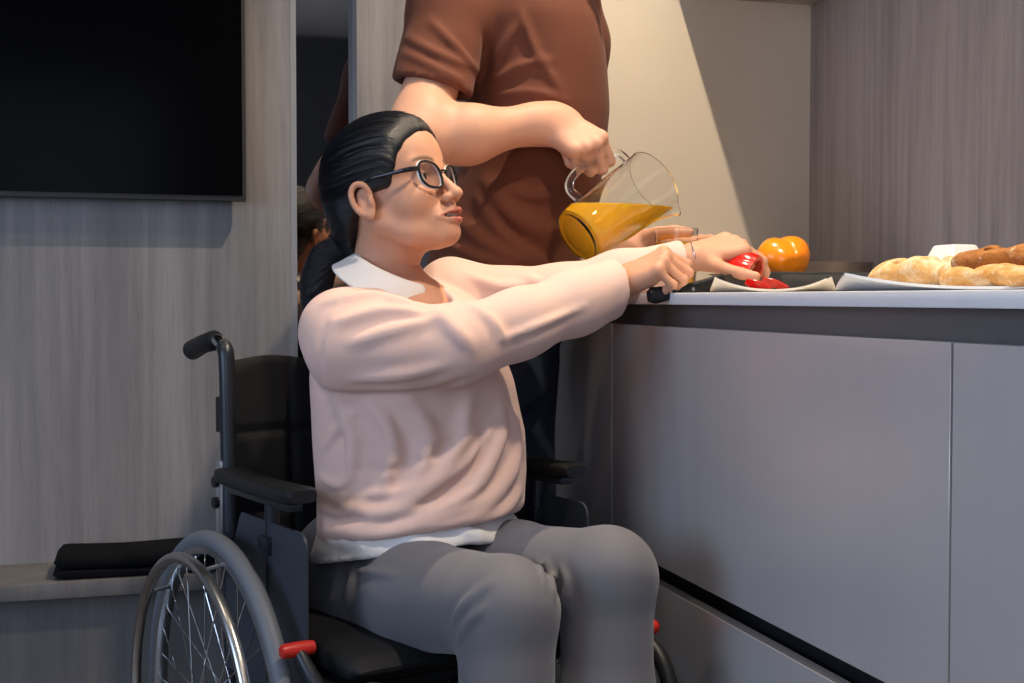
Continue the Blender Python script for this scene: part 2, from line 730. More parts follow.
def hand(F, o, Rm, side, flex, splay, thumb, s=1.0, k=0.006, fat=1.0):
    """adds a hand to field F. o wrist; Rm columns: x to the fingers, y to the thumb, z back of the hand.
    side +1 right, -1 left (the caller's frame already puts y on the thumb side).
    flex: four (mcp, pip, dip) degrees index..little; thumb: list of three directions in hand space."""
    Rm = np.asarray(Rm, float)

    def P(x, y, z):
        return o + Rm @ (np.array((x, y, z)) * s)
    ys = (0.026, 0.008, -0.010, -0.027)
    xs = (0.088, 0.091, 0.086, 0.077)
    ln = ((0.042, 0.025, 0.021), (0.046, 0.029, 0.022), (0.043, 0.027, 0.022), (0.033, 0.020, 0.020))
    rd = (0.0092, 0.0094, 0.0088, 0.0078)
    nz = Rm[:, 2]
    # wrist and metacarpals
    F.cap(P(-0.01, 0, 0), P(0.02, 0, 0), 0.0245 * s * fat, 0.026 * s * fat, 0.012, flat=(nz, 0.72))
    for i in range(4):
        F.cap(P(0.012, ys[i] * 0.55, 0.000), P(xs[i] - 0.004, ys[i], 0.003), 0.0165 * s * fat, 0.0118 * s * fat, 0.012, flat=(nz, 0.95))
        F.ell(P(xs[i], ys[i], 0.006), np.array((0.0105, 0.0085, 0.0085)) * s * fat, Rm, 0.007)
    F.cap(P(0.02, -0.02, -0.008), P(0.06, -0.024, -0.008), 0.014 * s * fat, 0.012 * s * fat, 0.012)
    tips = []
    for i in range(4):
        base = np.array((xs[i], ys[i], 0.0))
        sp = math.radians(splay[i])
        ang = 0.0
        p = P(*base)
        r = rd[i] * s * fat
        lat = np.array((-math.sin(sp), math.cos(sp), 0))
        fwd0 = np.array((math.cos(sp), math.sin(sp), 0))
        for j in range(3):
            ang += math.radians(flex[i][j])
            d = fwd0 * math.cos(ang) - np.array((0, 0, 1.0)) * math.sin(ang)
            q = p + Rm @ d * ln[i][j] * s
            r2 = r * (0.94 if j < 2 else 0.82)
            F.cap(p, q, r, r2, 0.0035 if j else 0.006)
            if j < 2:
                F.ell(q, (r2 * 1.07,) * 3, None, 0.003)
            p, r = q, r2
        up = fwd0 * math.sin(ang) + np.array((0, 0, 1.0)) * math.cos(ang)
        tips.append((p, Rm @ d, Rm @ up, r))
    # thumb
    p = P(0.020, 0.022, -0.006)
    tl = (0.044, 0.032, 0.026)
    tr = (0.0165, 0.0112, 0.0104, 0.0085)
    for j in range(3):
        d = unit(thumb[j])
        q = p + Rm @ d * tl[j] * s
        F.cap(p, q, tr[j] * s * fat, tr[j + 1] * s * fat, 0.010 if j == 0 else 0.004)
        p = q
    tips.append((p, Rm @ d, Rm @ unit(np.cross(d, (0, 0.5, 0.8))), tr[3] * s * fat))
    return tips


# ------------------------------------------------------------------ room shell
def sbox(name, lo, hi, m, bev=0.0, label=None, cat=None, parent=None):
    o = MB().box(lo, hi, bev).build(name, m, parent, smooth=bev > 0)
    if parent is None:
        struct(o, label, cat)
    return o


T = 0.12
sbox('floor', (LEFT_X - T, BACK_Y - T, -0.10), (SPLASH_X + T, WALL_Y + T, 0.0), M['floor'])
sbox('ceiling', (LEFT_X - T, BACK_Y - T, CEIL), (SPLASH_X + T, WALL_Y + T, CEIL + 0.1), M['plaster'])


def on_wall(px, y=WALL_Y):
    """room x of a photo column on the plane y"""
    u = (px - 512) / FPX
    dv = F0 + RT * u
    return dv[0] / dv[1] * y


X_TV, X_M0, X_M1 = on_wall(291), on_wall(296), on_wall(357)
X_B = on_wall(470)
NICHE = 0.045
_b = MB()
_b.box((LEFT_X - T, WALL_Y + 0.015, 0), (X_TV + 0.012, WALL_Y + 0.14, CEIL))
_b.box((X_M1, WALL_Y + 0.015, 0), (SPLASH_X + T, WALL_Y + 0.14, CEIL))
_b.box((X_TV + 0.012, WALL_Y + NICHE + 0.012, 0), (X_M1, WALL_Y + 0.14, CEIL))
struct(_b.build('wall_back', M['wood_wall'], smooth=False))
wp = sbox('wall_panel_left', (LEFT_X, WALL_Y - 0.012, 0), (X_TV, WALL_Y + 0.015, CEIL), M['wood_wall'])
wp2 = sbox('wall_panel_middle', (X_M1, WALL_Y - 0.012, 0), (X_B, WALL_Y + 0.015, CEIL), M['wood_wall'])
sbox('trim_1', (X_TV, WALL_Y - 0.013, 0), (X_TV + 0.012, WALL_Y + 0.015, CEIL), M['edge'])
mr = sbox('wall_mirror', (X_TV + 0.012, WALL_Y + NICHE, 0), (X_M1, WALL_Y + NICHE + 0.012, CEIL), M['mirror'])
sbox('wall_beige', (X_B, WALL_Y, 0), (SPLASH_X, WALL_Y + 0.015, CEIL), M['beige'])
sbox('wall_right', (SPLASH_X, BACK_Y, 0), (SPLASH_X + T, WALL_Y + 0.015, CEIL), M['plaster'])
sbox('backsplash_panel', (SPLASH_X - 0.012, BACK_Y + 0.6, 0.90), (SPLASH_X, WALL_Y, 1.637), M['wood_splash'])


def wall_with_window(name, plane, along0, along1, w0, w1, z0, z1):
    """wall as four blocks round one opening; plane 'x' or 'y'"""
    b = MB()

    def bx(a0, a1, c0, c1):
        if plane == 'x':
            b.box((LEFT_X - T, a0, c0), (LEFT_X, a1, c1))
        else:
            b.box((a0, BACK_Y - T, c0), (a1, BACK_Y, c1))
    bx(along0, w0, 0, CEIL)
    bx(w1, along1, 0, CEIL)
    bx(w0, w1, 0, z0)
    bx(w0, w1, z1, CEIL)
    struct(b.build(name, M['dark_paint'], smooth=False))


wall_with_window('wall_left', 'x', BACK_Y - T, WALL_Y + 0.1, -0.85, 1.45, 0.7, 2.2)
wall_with_window('wall_front', 'y', LEFT_X, SPLASH_X, -1.95, 0.15, 0.8, 2.2)
M['white_paint'] = mat('white_paint', srgb('#d8d8d8'), 0.4)


def window(name, plane, w0, w1, z0, z1):
    f = MB()
    s_ = 0.045

    def bx(a0, a1, c0, c1):
        if plane == 'x':
            f.box((LEFT_X - 0.07, a0, c0), (LEFT_X - 0.02, a1, c1), 0.004)
        else:
            f.box((a0, BACK_Y - 0.07, c0), (a1, BACK_Y - 0.02, c1), 0.004)
    bx(w0, w0 + s_, z0, z1)
    bx(w1 - s_, w1, z0, z1)
    mid = (w0 + w1) / 2
    bx(mid - s_ / 2, mid + s_ / 2, z0, z1)
    bx(w0, w1, z0, z0 + s_)
    bx(w0, w1, z1 - s_, z1)
    struct(f.build(name, M['white_paint']))


window('window_1', 'x', -0.85, 1.45, 0.7, 2.2)
window('window_2', 'y', -1.95, 0.15, 0.8, 2.2)

# ------------------------------------------------------------------ ceiling downlights
M['led_warm'] = bpy.data.materials.new('led_warm')
M['led_warm'].use_nodes = True
_b = M['led_warm'].node_tree.nodes['Principled BSDF']
_b.inputs['Base Color'].default_value = (0.9, 0.8, 0.6, 1)
_b.inputs['Emission Color'].default_value = (1.0, 0.74, 0.45, 1)
_b.inputs['Emission Strength'].default_value = 6.0


def downlight(x, y, energy, color, label, size=math.radians(105), soft=0.05):
    r = empty('ceiling_downlight', (x, y, CEIL))
    tag(r, label, 'ceiling light', 'recessed ceiling downlights')
    MB().lathe([(0.036, -0.002), (0.05, -0.008), (0.054, -0.004), (0.054, 0.0)], 28).build('trim_ring', M['white_paint'], r)
    MB().lathe([(0.0005, -0.004), (0.036, -0.004), (0.036, -0.001)], 28).build('lens', M['led_warm'], r)
    l = lamp('downlight_lamp', 'SPOT', (x, y, CEIL - 0.03), (x, y, 0), energy, color, soft, spot=size, blend=0.6)
    return l


WARM = (1.0, 0.82, 0.60)
downlight(0.868, 1.98, 105, WARM, 'small recessed ceiling downlight above the worktop near the beige wall', soft=0.014)
downlight(0.75, 1.00, 100, (1.0, 0.86, 0.68), 'small recessed ceiling downlight above the middle of the worktop')
downlight(0.15, -0.55, 150, (1.0, 0.90, 0.78), 'added fill light behind the viewer, shaped as a recessed downlight')  # added fill lamp, lifts the shaded beige wall, backsplash and drawer fronts
downlight(-0.60, 1.75, 14, (1.0, 0.86, 0.70), 'small recessed ceiling downlight in front of the television wall')

# ------------------------------------------------------------------ kitchen run
TOP, SLAB, FRONT = 0.968, 0.0185, 0.805
Y_SEAM, Y_END = 1.146, 2.144
DT, DB, LT = 0.914, 0.524, 0.492   # door top, door bottom, lower drawer top

top = MB().box((FRONT - 0.004, -1.6, TOP - SLAB), (SPLASH_X - 0.013, WALL_Y - 0.002, TOP), 0.002).build('worktop', M['white_top'])
tag(top, 'thin white kitchen worktop running along the wooden backsplash', 'worktop')


def base_unit(y0, y1, label):
    r = empty('drawer_unit', (FRONT + 0.3, (y0 + y1) / 2, 0))
    tag(r, label, 'cabinet', 'metal-fronted drawer units under the worktop')
    g = 0.0022

    def loc(lo, hi):
        c = np.array((FRONT + 0.3, (y0 + y1) / 2, 0))
        return np.array(lo) - c, np.array(hi) - c
    b = MB()
    b.box(*loc((FRONT + 0.022, y0, 0.10), (SPLASH_X - 0.02, y1, LT - 0.012)))
    b.box(*loc((FRONT + 0.05, y0, LT - 0.012), (SPLASH_X - 0.02, y1, DB + 0.004)))
    b.box(*loc((FRONT + 0.022, y0, DB + 0.004), (SPLASH_X - 0.02, y1, DT - 0.014)))
    b.box(*loc((FRONT + 0.045, y0, DT - 0.014), (SPLASH_X - 0.02, y1, TOP - SLAB)))
    b.build('carcass', M['gap'], r, smooth=False)
    MB().box(*loc((FRONT, y0 + g, DB), (FRONT + 0.02, y1 - g, DT)), 0.0003, 1).build('drawer_front', M['steel_front'], r)
    MB().box(*loc((FRONT, y0 + g, 0.11), (FRONT + 0.02, y1 - g, LT)), 0.0005, 1).build('drawer_front', M['steel_front'], r)
    MB().box(*loc((FRONT + 0.06, y0, 0.0), (FRONT + 0.075, y1, 0.10))).build('plinth', M['channel'], r, smooth=False)
    # grip channels: back and a lower lip
    c = MB()
    c.box(*loc((FRONT + 0.032, y0, DT - 0.014), (FRONT + 0.045, y1, TOP - SLAB)))
    c.box(*loc((FRONT + 0.020, y0, DT - 0.018), (FRONT + 0.034, y1, DT - 0.008)), 0.002)
    c.build('grip_channel', M['channel'], r)
    MB().box(*loc((FRONT + 0.036, y0, LT - 0.012), (FRONT + 0.05, y1, DB + 0.004))).build('grip_channel', M['black_plastic'], r, smooth=False)
    return r


base_unit(0.14, Y_SEAM, 'metal-fronted drawer unit at the right edge, nearest the viewer')
base_unit(Y_SEAM, Y_END, 'wide metal-fronted drawer unit under the chopping board and bread')
base_unit(Y_END, WALL_Y - 0.004, 'narrow metal-fronted drawer unit in the corner behind the wheelchair')

wc = empty('wall_cabinet', (1.335, 1.2, 1.637))
tag(wc, 'grey wall cabinet hanging above the worktop', 'cabinet')
MB().box((-0.158, -1.0, 0.0), (0.155, WALL_Y - 1.2 - 0.002, 0.78)).build('carcass', M['wood_splash'], wc, smooth=False)
for i in range(4):
    a = -1.0 + i * (WALL_Y - 0.202) / 4
    MB().box((-0.158 - 0.018, a + 0.002, 0.002), (-0.158, a + (WALL_Y - 0.202) / 4 - 0.002, 0.778), 0.001).build('door', M['steel_front'], wc)

# ------------------------------------------------------------------ television wall
TVX, TVZ = on_wall(247), 1.0
_d = (WALL_Y - 0.05) / (F0 + RT * ((120 - 512) / FPX))[1]
TVZ = 0.96 + (298 - 199.5) / FPX * _d
tvx1 = on_wall(247.5, WALL_Y - 0.06)
tvr = empty('television', (tvx1 - 0.62, WALL_Y - 0.035, TVZ))
tag(tvr, 'large black flat-screen television on the wood-panelled wall', 'television')
MB().box((-0.62, -0.022, 0), (0.62, 0.0, 0.71), 0.004).build('bezel', M['bezel'], tvr)
MB().box((-0.612, -0.0245, 0.011), (0.612, -0.0215, 0.702), 0.0005, 1).build('screen', M['black_gloss'], tvr)
MB().box((-0.25, 0.0, 0.15), (0.25, 0.0225, 0.55), 0.004).build('wall_mount', M['black_plastic'], tvr)

BZ = 0.438
bench_front = 2.47
bn = empty('wall_bench', (-1.55, WALL_Y - 0.12, BZ - 0.03))
tag(bn, 'low grey bench shelf under the television', 'bench')
MB().box((-1.1, bench_front - (WALL_Y - 0.12), 0.0), (X_TV - 0.003 + 1.55, 0.12 - 0.0125, 0.03), 0.002).build('shelf_board', M['bench'], bn)
MB().box((-1.1, bench_front + 0.05 - (WALL_Y - 0.12), -(BZ - 0.03)), (X_TV - 0.003 + 1.55, 0.12 - 0.0125, 0.0)).build('base_panel', M['bench'], bn, smooth=False)

# folded black cushion on the bench
cx0 = on_wall(50, 2.50)
nx_, ny_ = 40, 14
L_, Wd_ = 0.40, 0.145


def cushion_layer(z0, z1, ins, seed):
    rng = random.Random(seed)
    rows = []
    for i in range(nx_ + 1):
        u = i / nx_
        ring = []
        for j in range(24):
            a = 2 * math.pi * j / 24
            ca, sa = math.cos(a), math.sin(a)
            yy = np.sign(ca) * abs(ca) ** 0.35 * (Wd_ / 2 - ins)
            zz = (z0 + z1) / 2 + np.sign(sa) * abs(sa) ** 0.5 * (z1 - z0) / 2
            edge = min(u, 1 - u) * L_
            e = min(1.0, (edge / 0.018)) if edge < 0.018 else 1.0
            e = math.sqrt(max(0.0, 1 - (1 - e) ** 2))
            zm = (z0 + z1) / 2
            zz = zm + (zz - zm) * (0.05 + 0.95 * e)
            zz += 0.0018 * math.sin(9 * u + seed) * (1 if sa > 0 else 0.2)
            ring.append((ins + u * (L_ - 2 * ins), yy * (0.85 + 0.15 * e), zz))
        rows.append(ring)
    return rows


cr = empty('folded_cushion', (cx0, 2.555, BZ))
tag(cr, 'flat black folded cushion lying on the bench', 'cushion')
MB().grid(cushion_layer(0.0, 0.018, 0.0, 1), close_v=True, caps=True).build('lower_fold', M['black_cloth'], cr)
MB().grid(cushion_layer(0.0155, 0.046, 0.002, 2), close_v=True, caps=True).build('upper_fold', M['black_cloth'], cr)


# ------------------------------------------------------------------ things on the worktop
def on_top(px, x, z=TOP):
    """room point above the worktop: photo column px, room x"""
    u = (px - 512) / FPX
    dv = F0 + RT * u
    return np.array((x, x / dv[0] * dv[1], z))


M['stoneware'] = mat('cream_stoneware', srgb('#d6cbb8'), 0.35, vary=(40, srgb('#c4b59c'), 0.4, (1, 1, 1)))
M['porcelain'] = mat('white_porcelain', srgb('#dcdad6'), 0.25)
M['tray'] = mat('dark_tray', (0.075, 0.075, 0.078, 1), 0.42, metal=0.3)
M['pan'] = mat('brown_pan', srgb('#75675d'), 0.42, metal=0.35)
M['orange_skin'] = mat('orange_pepper_skin', (0.98, 0.30, 0.006, 1), 0.22, coat=0.35, vary=(9, (0.95, 0.24, 0.005, 1), 0.6, (1, 1, 1)), sss=0.15)
M['red_skin'] = mat('red_pepper_skin', (0.62, 0.010, 0.007, 1), 0.2, coat=0.4, vary=(14, (0.50, 0.006, 0.005, 1), 0.6, (1, 1, 1)))
M['red_flesh'] = mat('red_pepper_flesh', (0.68, 0.10, 0.045, 1), 0.35, vary=(60, (0.60, 0.04, 0.02, 1), 0.7, (1, 1, 1)), sss=0.2)
M['pith'] = mat('pepper_pith', srgb('#e0b28a'), 0.55)
M['stem'] = mat('green_stem', srgb('#5f7a33'), 0.6)
M['glass'] = mat('clear_glass', (0.97, 0.98, 0.97, 1), 0.02, trans=1.0, ior=1.45)
M['juice'] = mat('orange_juice', (1.0, 0.53, 0.014, 1), 0.12, sss=0.15, vary=(20, (1.0, 0.59, 0.022, 1), 0.5, (1, 1, 1)))
M['blade'] = mat('grey_blade', (0.07, 0.07, 0.072, 1), 0.3, metal=0.6)
M['rivet'] = mat('steel_rivet', (0.6, 0.6, 0.6, 1), 0.3, metal=1.0)


def square_plate(name, c, hx, hy, lift, m, label, n=22, rz=0.0):
    """square plate with swept-up corners"""
    u = np.linspace(-1, 1, n)
    g = np.array([[(hx * a * (1 - 0.10 * b * b), hy * b * (1 - 0.10 * a * a),
                    0.0036 + 0.002 * max(abs(a), abs(b)) ** 6 + lift * (max(0.0, (abs(a) * abs(b))) ** 2.2)) for b in u] for a in u])
    low = g.copy()
    low[..., 2] -= 0.0034
    b = MB()
    b.grid(g)
    b.grid(low)
    for sl in (np.s_[0, :], np.s_[-1, :], np.s_[:, 0], np.s_[:, -1]):
        b.grid(np.array([g[sl], low[sl]]))
    o = b.build(name, m, weld=1e-5)
    o.location = c
    o.rotation_euler = (0, 0, rz)
    tag(o, label, 'plate')
    return o


pc = on_top(772, FRONT + 0.165)
square_plate('square_plate', pc, 0.098, 0.092, 0.019, M['stoneware'], 'cream square plate under the sliced red pepper', rz=-math.radians(27))
pc2 = on_top(985, FRONT + 0.205)
square_plate('serving_plate', pc2, 0.180, 0.120, 0.017, M['porcelain'], 'long white serving plate carrying the bread', rz=-math.radians(35))

# dark flared baking tray holding the orange pepper
def flared_tray(name, c, ang, hx, hy, h, fl, t, m):
    b = MB()

    def ring(sx, sy, z, rc=0.02, n=5):
        pts = []
        for qx, qy, a0 in ((1, 1, 0), (-1, 1, 90), (-1, -1, 180), (1, -1, 270)):
            for i in range(n + 1):
                a = math.radians(a0 + 90 * i / n)
                pts.append((qx * (sx - rc) + rc * math.cos(a), qy * (sy - rc) + rc * math.sin(a), z))
        return pts
    P = [ring(hx, hy, 0.0), ring(hx + fl * 0.9, hy + fl * 0.9, h - 0.003), ring(hx + fl + 0.008, hy + fl + 0.008, h),
         ring(hx + fl + 0.008, hy + fl + 0.008, h + 0.0015), ring(hx + fl * 0.9 - t, hy + fl * 0.9 - t, h - 0.001), ring(hx - t, hy - t, t)]
    b.grid(P, close_v=True, caps=True)
    o = b.build(name, m)
    o.location = c
    o.rotation_euler = (0, 0, ang)
    return o


tc_ = on_top(790, FRONT + 0.345)
tr_ = flared_tray('baking_tray', tc_, 0.0, 0.080, 0.105, 0.036, 0.022, 0.003, M['tray'])
tag(tr_, 'dark flared baking tray with an orange pepper in it', 'tray')
pn = empty('frying_pan', on_top(822, FRONT + 0.545))
tag(pn, 'shallow brown pan against the wooden backsplash', 'pan')
MB().lathe([(0.0004, 0.003), (0.072, 0.003), (0.098, 0.062), (0.102, 0.064), (0.102, 0.061), (0.076, 0.0), (0.0004, 0.0)], 48).build('pan_body', M['pan'], pn)
MB().tube(catmull([(-0.02, 0.096, 0.05), (-0.03, 0.15, 0.062), (-0.035, 0.22, 0.066)], 6), [0.009] * 13, 10, squash=0.6).build('handle', M['black_plastic'], pn)


def pepper_grid(R, H, lobes=4, depth=0.12, seed=0, n=72, m=34, t0=0.0, t1=1.0, scale=1.0):
    """rows from stem (t=0) to tip (t=1); local z up along the axis"""
    rng = random.Random(seed)
    ph = [rng.uniform(-0.2, 0.2) for _ in range(8)]
    P = []
    for i in range(m + 1):
        t = t0 + (t1 - t0) * i / m
        # profile: shoulder dip at the stem, fat upper third, narrowing to a puckered tip
        a = math.pi * t
        prof = (math.sin(a) ** 0.55) * (1.0 - 0.22 * t)
        z = H * (0.5 - t) + (-0.10 * H * math.exp(-(t / 0.09) ** 2)) + (0.09 * H * math.exp(-((1 - t) / 0.09) ** 2))
        ring = []
        for j in range(n):
            th = 2 * math.pi * j / n
            lob = abs(math.cos(lobes * th / 2 + ph[0])) ** 0.7
            r = R * scale * prof * (1 - depth * (1 - lob) + 0.03 * math.sin(2 * th + ph[1]) + 0.025 * math.sin(3 * th + 4 * t + ph[2]))
            ring.append((max(r, 0.0003) * math.cos(th), max(r, 0.0003) * math.sin(th), z))
        P.append(ring)
    return np.array(P)


op = empty('orange_bell_pepper', on_top(784, FRONT + 0.345, TOP + 0.062))
tag(op, 'whole glossy orange bell pepper in the dark tray', 'pepper')
Rop = frame(D(-0.35, 0.86, 0.36), D(0.6, 0.2, 0.6))
Rop = np.stack([Rop[:, 1], Rop[:, 2], Rop[:, 0]], 1)
Gp = pepper_grid(0.058, 0.100, 3, 0.24, 3) @ Rop.T
MB().grid(Gp, close_v=True).build('pepper_body', M['orange_skin'], op)
zax = Rop[:, 2]
MB().tube([zax * 0.031, zax * 0.043, zax * 0.054 + np.array((0, 0, 0.004))], [0.009, 0.0055, 0.006], 10).build('stem', M['stem'], op)

# red pepper half, cut face to the lower right
rp = empty('red_bell_pepper', W(748, 274.5, 2.145))
tag(rp, 'half red bell pepper with its cut face showing, held under a hand', 'pepper')
Rr = frame(D(0.80, -0.52, -0.20), D(0, 0.3, 1))
Rr = np.stack([Rr[:, 1], Rr[:, 2], -Rr[:, 0]], 1)     # local -z is the cut direction
go = pepper_grid(0.041, 0.112, 3, 0.14, 5, t0=0.0, t1=0.62)
gi = pepper_grid(0.041, 0.112, 3, 0.18, 5, t0=0.06, t1=0.62, scale=0.80)
MB().grid(go @ Rr.T, close_v=True).build('pepper_skin', M['red_skin'], rp)
b = MB()
b.grid(gi @ Rr.T, close_v=True)
b.grid(np.array([go[-1], gi[-1]]) @ Rr.T, close_v=True)
b.build('cut_flesh', M['red_flesh'], rp)
b = MB()
for k in range(3):
    a = 2.1 * k + 0.6
    rr = 0.011
    b.tube([np.array((rr * 0.3 * math.cos(a), rr * 0.3 * math.sin(a), 0.01)) @ Rr.T,
            np.array((rr * math.cos(a), rr * math.sin(a), -0.004)) @ Rr.T,
            np.array((1.7 * rr * math.cos(a), 1.7 * rr * math.sin(a), -0.0095)) @ Rr.T], [0.004, 0.0032, 0.002], 7)
b.build('pith', M['pith'], rp)

# cut strips of red pepper on the plate
def pepper_strip(p0, p1, w, t, lift, label, bend=0.006):
    p0, p1 = np.asarray(p0), np.asarray(p1)
    ax = unit(p1 - p0)
    side = unit(np.cross(ax, (0, 0, 1)))
    upv = np.cross(side, ax)
    rows = []
    n = 14
    for i in range(n + 1):
        u = i / n
        c = p0 + (p1 - p0) * u + side * bend * math.sin(math.pi * u)
        ww = w * (0.55 + 0.45 * math.sin(math.pi * min(1, 0.12 + u * 0.9)))
        tt = t * (0.7 + 0.3 * math.sin(math.pi * u))
        ring = []
        for a in np.linspace(0, 2 * math.pi, 12, endpoint=False):
            ca, sa = math.cos(a), math.sin(a)
            v = np.sign(ca) * abs(ca) ** 0.6 * ww / 2
            z = np.sign(sa) * abs(sa) ** 0.6 * tt / 2 + 0.15 * ww * (1 - (2 * v / ww) ** 2)
            vec = side * v * math.cos(lift) + upv * v * math.sin(lift) + (upv * math.cos(lift) - side * math.sin(lift)) * z
            ring.append(c + vec)
        rows.append(ring)
    c0 = (p0 + p1) / 2
    o = MB().grid(np.array(rows) - c0, close_v=True, caps=True).build('pepper_strip', M['red_skin'])
    o.location = c0
    tag(o, label, 'pepper slice', 'cut strips of red pepper')
    return o


pepper_strip(W(731, 290.2, 2.04), W(764, 290.0, 2.05), 0.012, 0.0045, 0.1, 'thin red pepper strip lying flat below the knife blade')
pepper_strip(W(746, 281.5, 2.045), W(771, 289.4, 2.05), 0.015, 0.0045, 1.0, 'red pepper strip leaning at the tip of the knife blade')
pepper_strip(W(762, 280.0, 2.075), W(788, 288.4, 2.08), 0.015, 0.0045, 1.0, 'red pepper strip furthest right, leaning on its neighbour')

# bread


def bread_mat(name, c_low, c_high, flour, seed):
    m = mat(name, c_low, 0.8, bump=(95, 0.9, 0.005), vary=(17, c_high, 1.0, (1, 1, 1)))
    nt = m.node_tree
    b = nt.nodes['Principled BSDF']
    prev = b.inputs['Base Color'].links[0].from_socket
    tc = nt.nodes.new('ShaderNodeTexCoord')
    nz = nt.nodes.new('ShaderNodeTexNoise')
    nz.noise_dimensions = '4D'
    nz.inputs['W'].default_value = seed
    nz.inputs['Scale'].default_value = 34
    nz.inputs['Detail'].default_value = 8
    nz.inputs['Roughness'].default_value = 0.72
    nt.links.new(tc.outputs['Object'], nz.inputs['Vector'])
    mr = nt.nodes.new('ShaderNodeMapRange')
    mr.inputs['From Min'].default_value = 0.55 - 0.12 * flour
    mr.inputs['From Max'].default_value = 0.72 - 0.12 * flour
    mr.inputs['To Max'].default_value = 0.8
    nt.links.new(nz.outputs['Fac'], mr.inputs['Value'])
    mx = nt.nodes.new('ShaderNodeMix')
    mx.data_type = 'RGBA'
    mx.inputs['B'].default_value = srgb('#e6d6b8')
    nt.links.new(mr.outputs[0], mx.inputs['Factor'])
    nt.links.new(prev, mx.inputs['A'])
    nt.links.new(mx.outputs['Result'], b.inputs['Base Color'])
    return m


M['crust'] = bread_mat('bread_crust', srgb('#c9924e'), srgb('#dcb277'), 0.75, 1.0)
M['crust2'] = bread_mat('brown_bread_crust', srgb('#b3742f'), srgb('#7d4519'), 0.0, 4.0)
M['crust3'] = bread_mat('golden_bread_crust', srgb('#c2853f'), srgb('#d8a662'), 0.35, 7.0)


def loaf(pts, rad, hz, m, label, seed, cuts=3):
    """flat loaf following pts, elliptical sections squashed in height by hz"""
    f = Field()
    pts = catmull(pts, 5)
    rad = np.interp(np.linspace(0, 1, len(pts)), np.linspace(0, 1, len(rad)), rad)
    f.chain(pts, rad, 0.012, flat=((0, 0, 1), hz))
    rng = np.random.RandomState(seed)
    ph = rng.uniform(0, 6.28, (6, 3))
    kk = rng.uniform(50, 130, (6, 3))
    zmin = float(pts[:, 2].min())

    def disp(P):
        s_ = 0
        for i in range(6):
            s_ = s_ + np.sin(P[..., 0] * kk[i, 0] + ph[i, 0]) * np.sin(P[..., 1] * kk[i, 1] + ph[i, 1]) * np.sin(P[..., 2] * kk[i, 2] * 0.6 + ph[i, 2])
        return s_ * 0.0021
    f.disp = disp
    for i in range(cuts):
        j = int((i + 0.8) / (cuts + 0.6) * (len(pts) - 1))
        ax = unit(pts[min(j + 1, len(pts) - 1)] - pts[j - 1])
        sd = np.cross(ax, (0, 0, 1))
        c = pts[j] + np.array((0, 0, rad[j] * hz * 1.02))
        f.cap(c - ax * 0.02 - sd * rad[j] * 0.5, c + ax * 0.02 + sd * rad[j] * 0.5, 0.0022, 0.0022, 0.009, 's')
    lo = pts.min(0) - rad.max() - 0.01
    hi = pts.max(0) + rad.max() + 0.01
    V, F = f.mesh(lo, hi, 0.0022)
    c0 = np.array((*pts.mean(0)[:2], V[:, 2].min()))
    o = link('bread_loaf', mesh_np('bread_loaf', V - c0, F), m)
    o.location = c0
    tag(o, label, 'bread', 'loaves of bread on the serving plate')
    return o


zb = TOP + 0.019
loaf([W(881, 280, 1.782), W(905, 274, 1.741), W(935, 273, 1.700), W(975, 276, 1.638)], [0.018, 0.026, 0.028, 0.022], 0.66, M['crust'],
     'pale floury bread loaf whose rounded end points at the dark tray', 2)
loaf([W(950, 281, 1.582), W(985, 277, 1.536), W(1030, 277, 1.475), W(1070, 278, 1.434)], [0.013, 0.017, 0.018, 0.016], 0.66, M['crust3'],
     'golden bread loaf in front of the others at the right edge', 5)
loaf([W(966, 264, 1.613), W(995, 259, 1.577), W(1035, 259, 1.536), W(1075, 260, 1.495)], [0.014, 0.019, 0.020, 0.018], 0.6, M['crust2'],
     'browner bread loaf lying on top of the other two', 9)

# white lidded butter dish behind the bread
bd = empty('butter_dish', on_top(954, FRONT + 0.43))
tag(bd, 'white porcelain butter dish behind the bread', 'dish')


def frus(b, x0, y0, z0, x1, y1, z1, bev=0.004):
    bb = bmesh.new()
    vs_ = [bb.verts.new((sx * x, sy * y, z)) for (x, y, z) in ((x0, y0, z0), (x1, y1, z1)) for sx, sy in ((-1, -1), (1, -1), (1, 1), (-1, 1))]
    bb.faces.new(vs_[3::-1])
    bb.faces.new(vs_[4:])
    for i in range(4):
        bb.faces.new((vs_[i], vs_[(i + 1) % 4], vs_[4 + (i + 1) % 4], vs_[4 + i]))
    bmesh.ops.bevel(bb, geom=list(bb.edges), offset=bev, segments=3, profile=0.6, affect='EDGES')
    b.merge(bb)


b = MB()
frus(b, 0.05, 0.062, 0.0, 0.055, 0.068, 0.012)
b.build('dish_base', M['porcelain'], bd)
b = MB()
frus(b, 0.046, 0.056, 0.0125, 0.022, 0.026, 0.076, 0.005)
b.build('lid', M['porcelain'], bd)

# ------------------------------------------------------------------ glass jug of juice, tumbler
JD = 2.26
j_base, j_rim = W(576, 238, JD - 0.03), W(653, 182, JD + 0.045)
jz = unit(j_rim - j_base)
JL = float(np.linalg.norm(j_rim - j_base))
hdir = D(-0.62, 0.0, 0.78)
jx = unit(hdir - jz * np.dot(hdir, jz))          # handle side
jy = np.cross(jz, jx)
JM = np.eye(4)
JM[:3, 0], JM[:3, 1], JM[:3, 2], JM[:3, 3] = jx, jy, jz, j_base
jug_prof = [(0.0, 0.047), (0.012, 0.051), (0.03, 0.0535), (0.07, 0.056), (0.11, 0.0575), (JL - 0.01, 0.060), (JL, 0.0615)]


def jug_r(t):
    return np.interp(t, [p[0] for p in jug_prof], [p[1] for p in jug_prof])


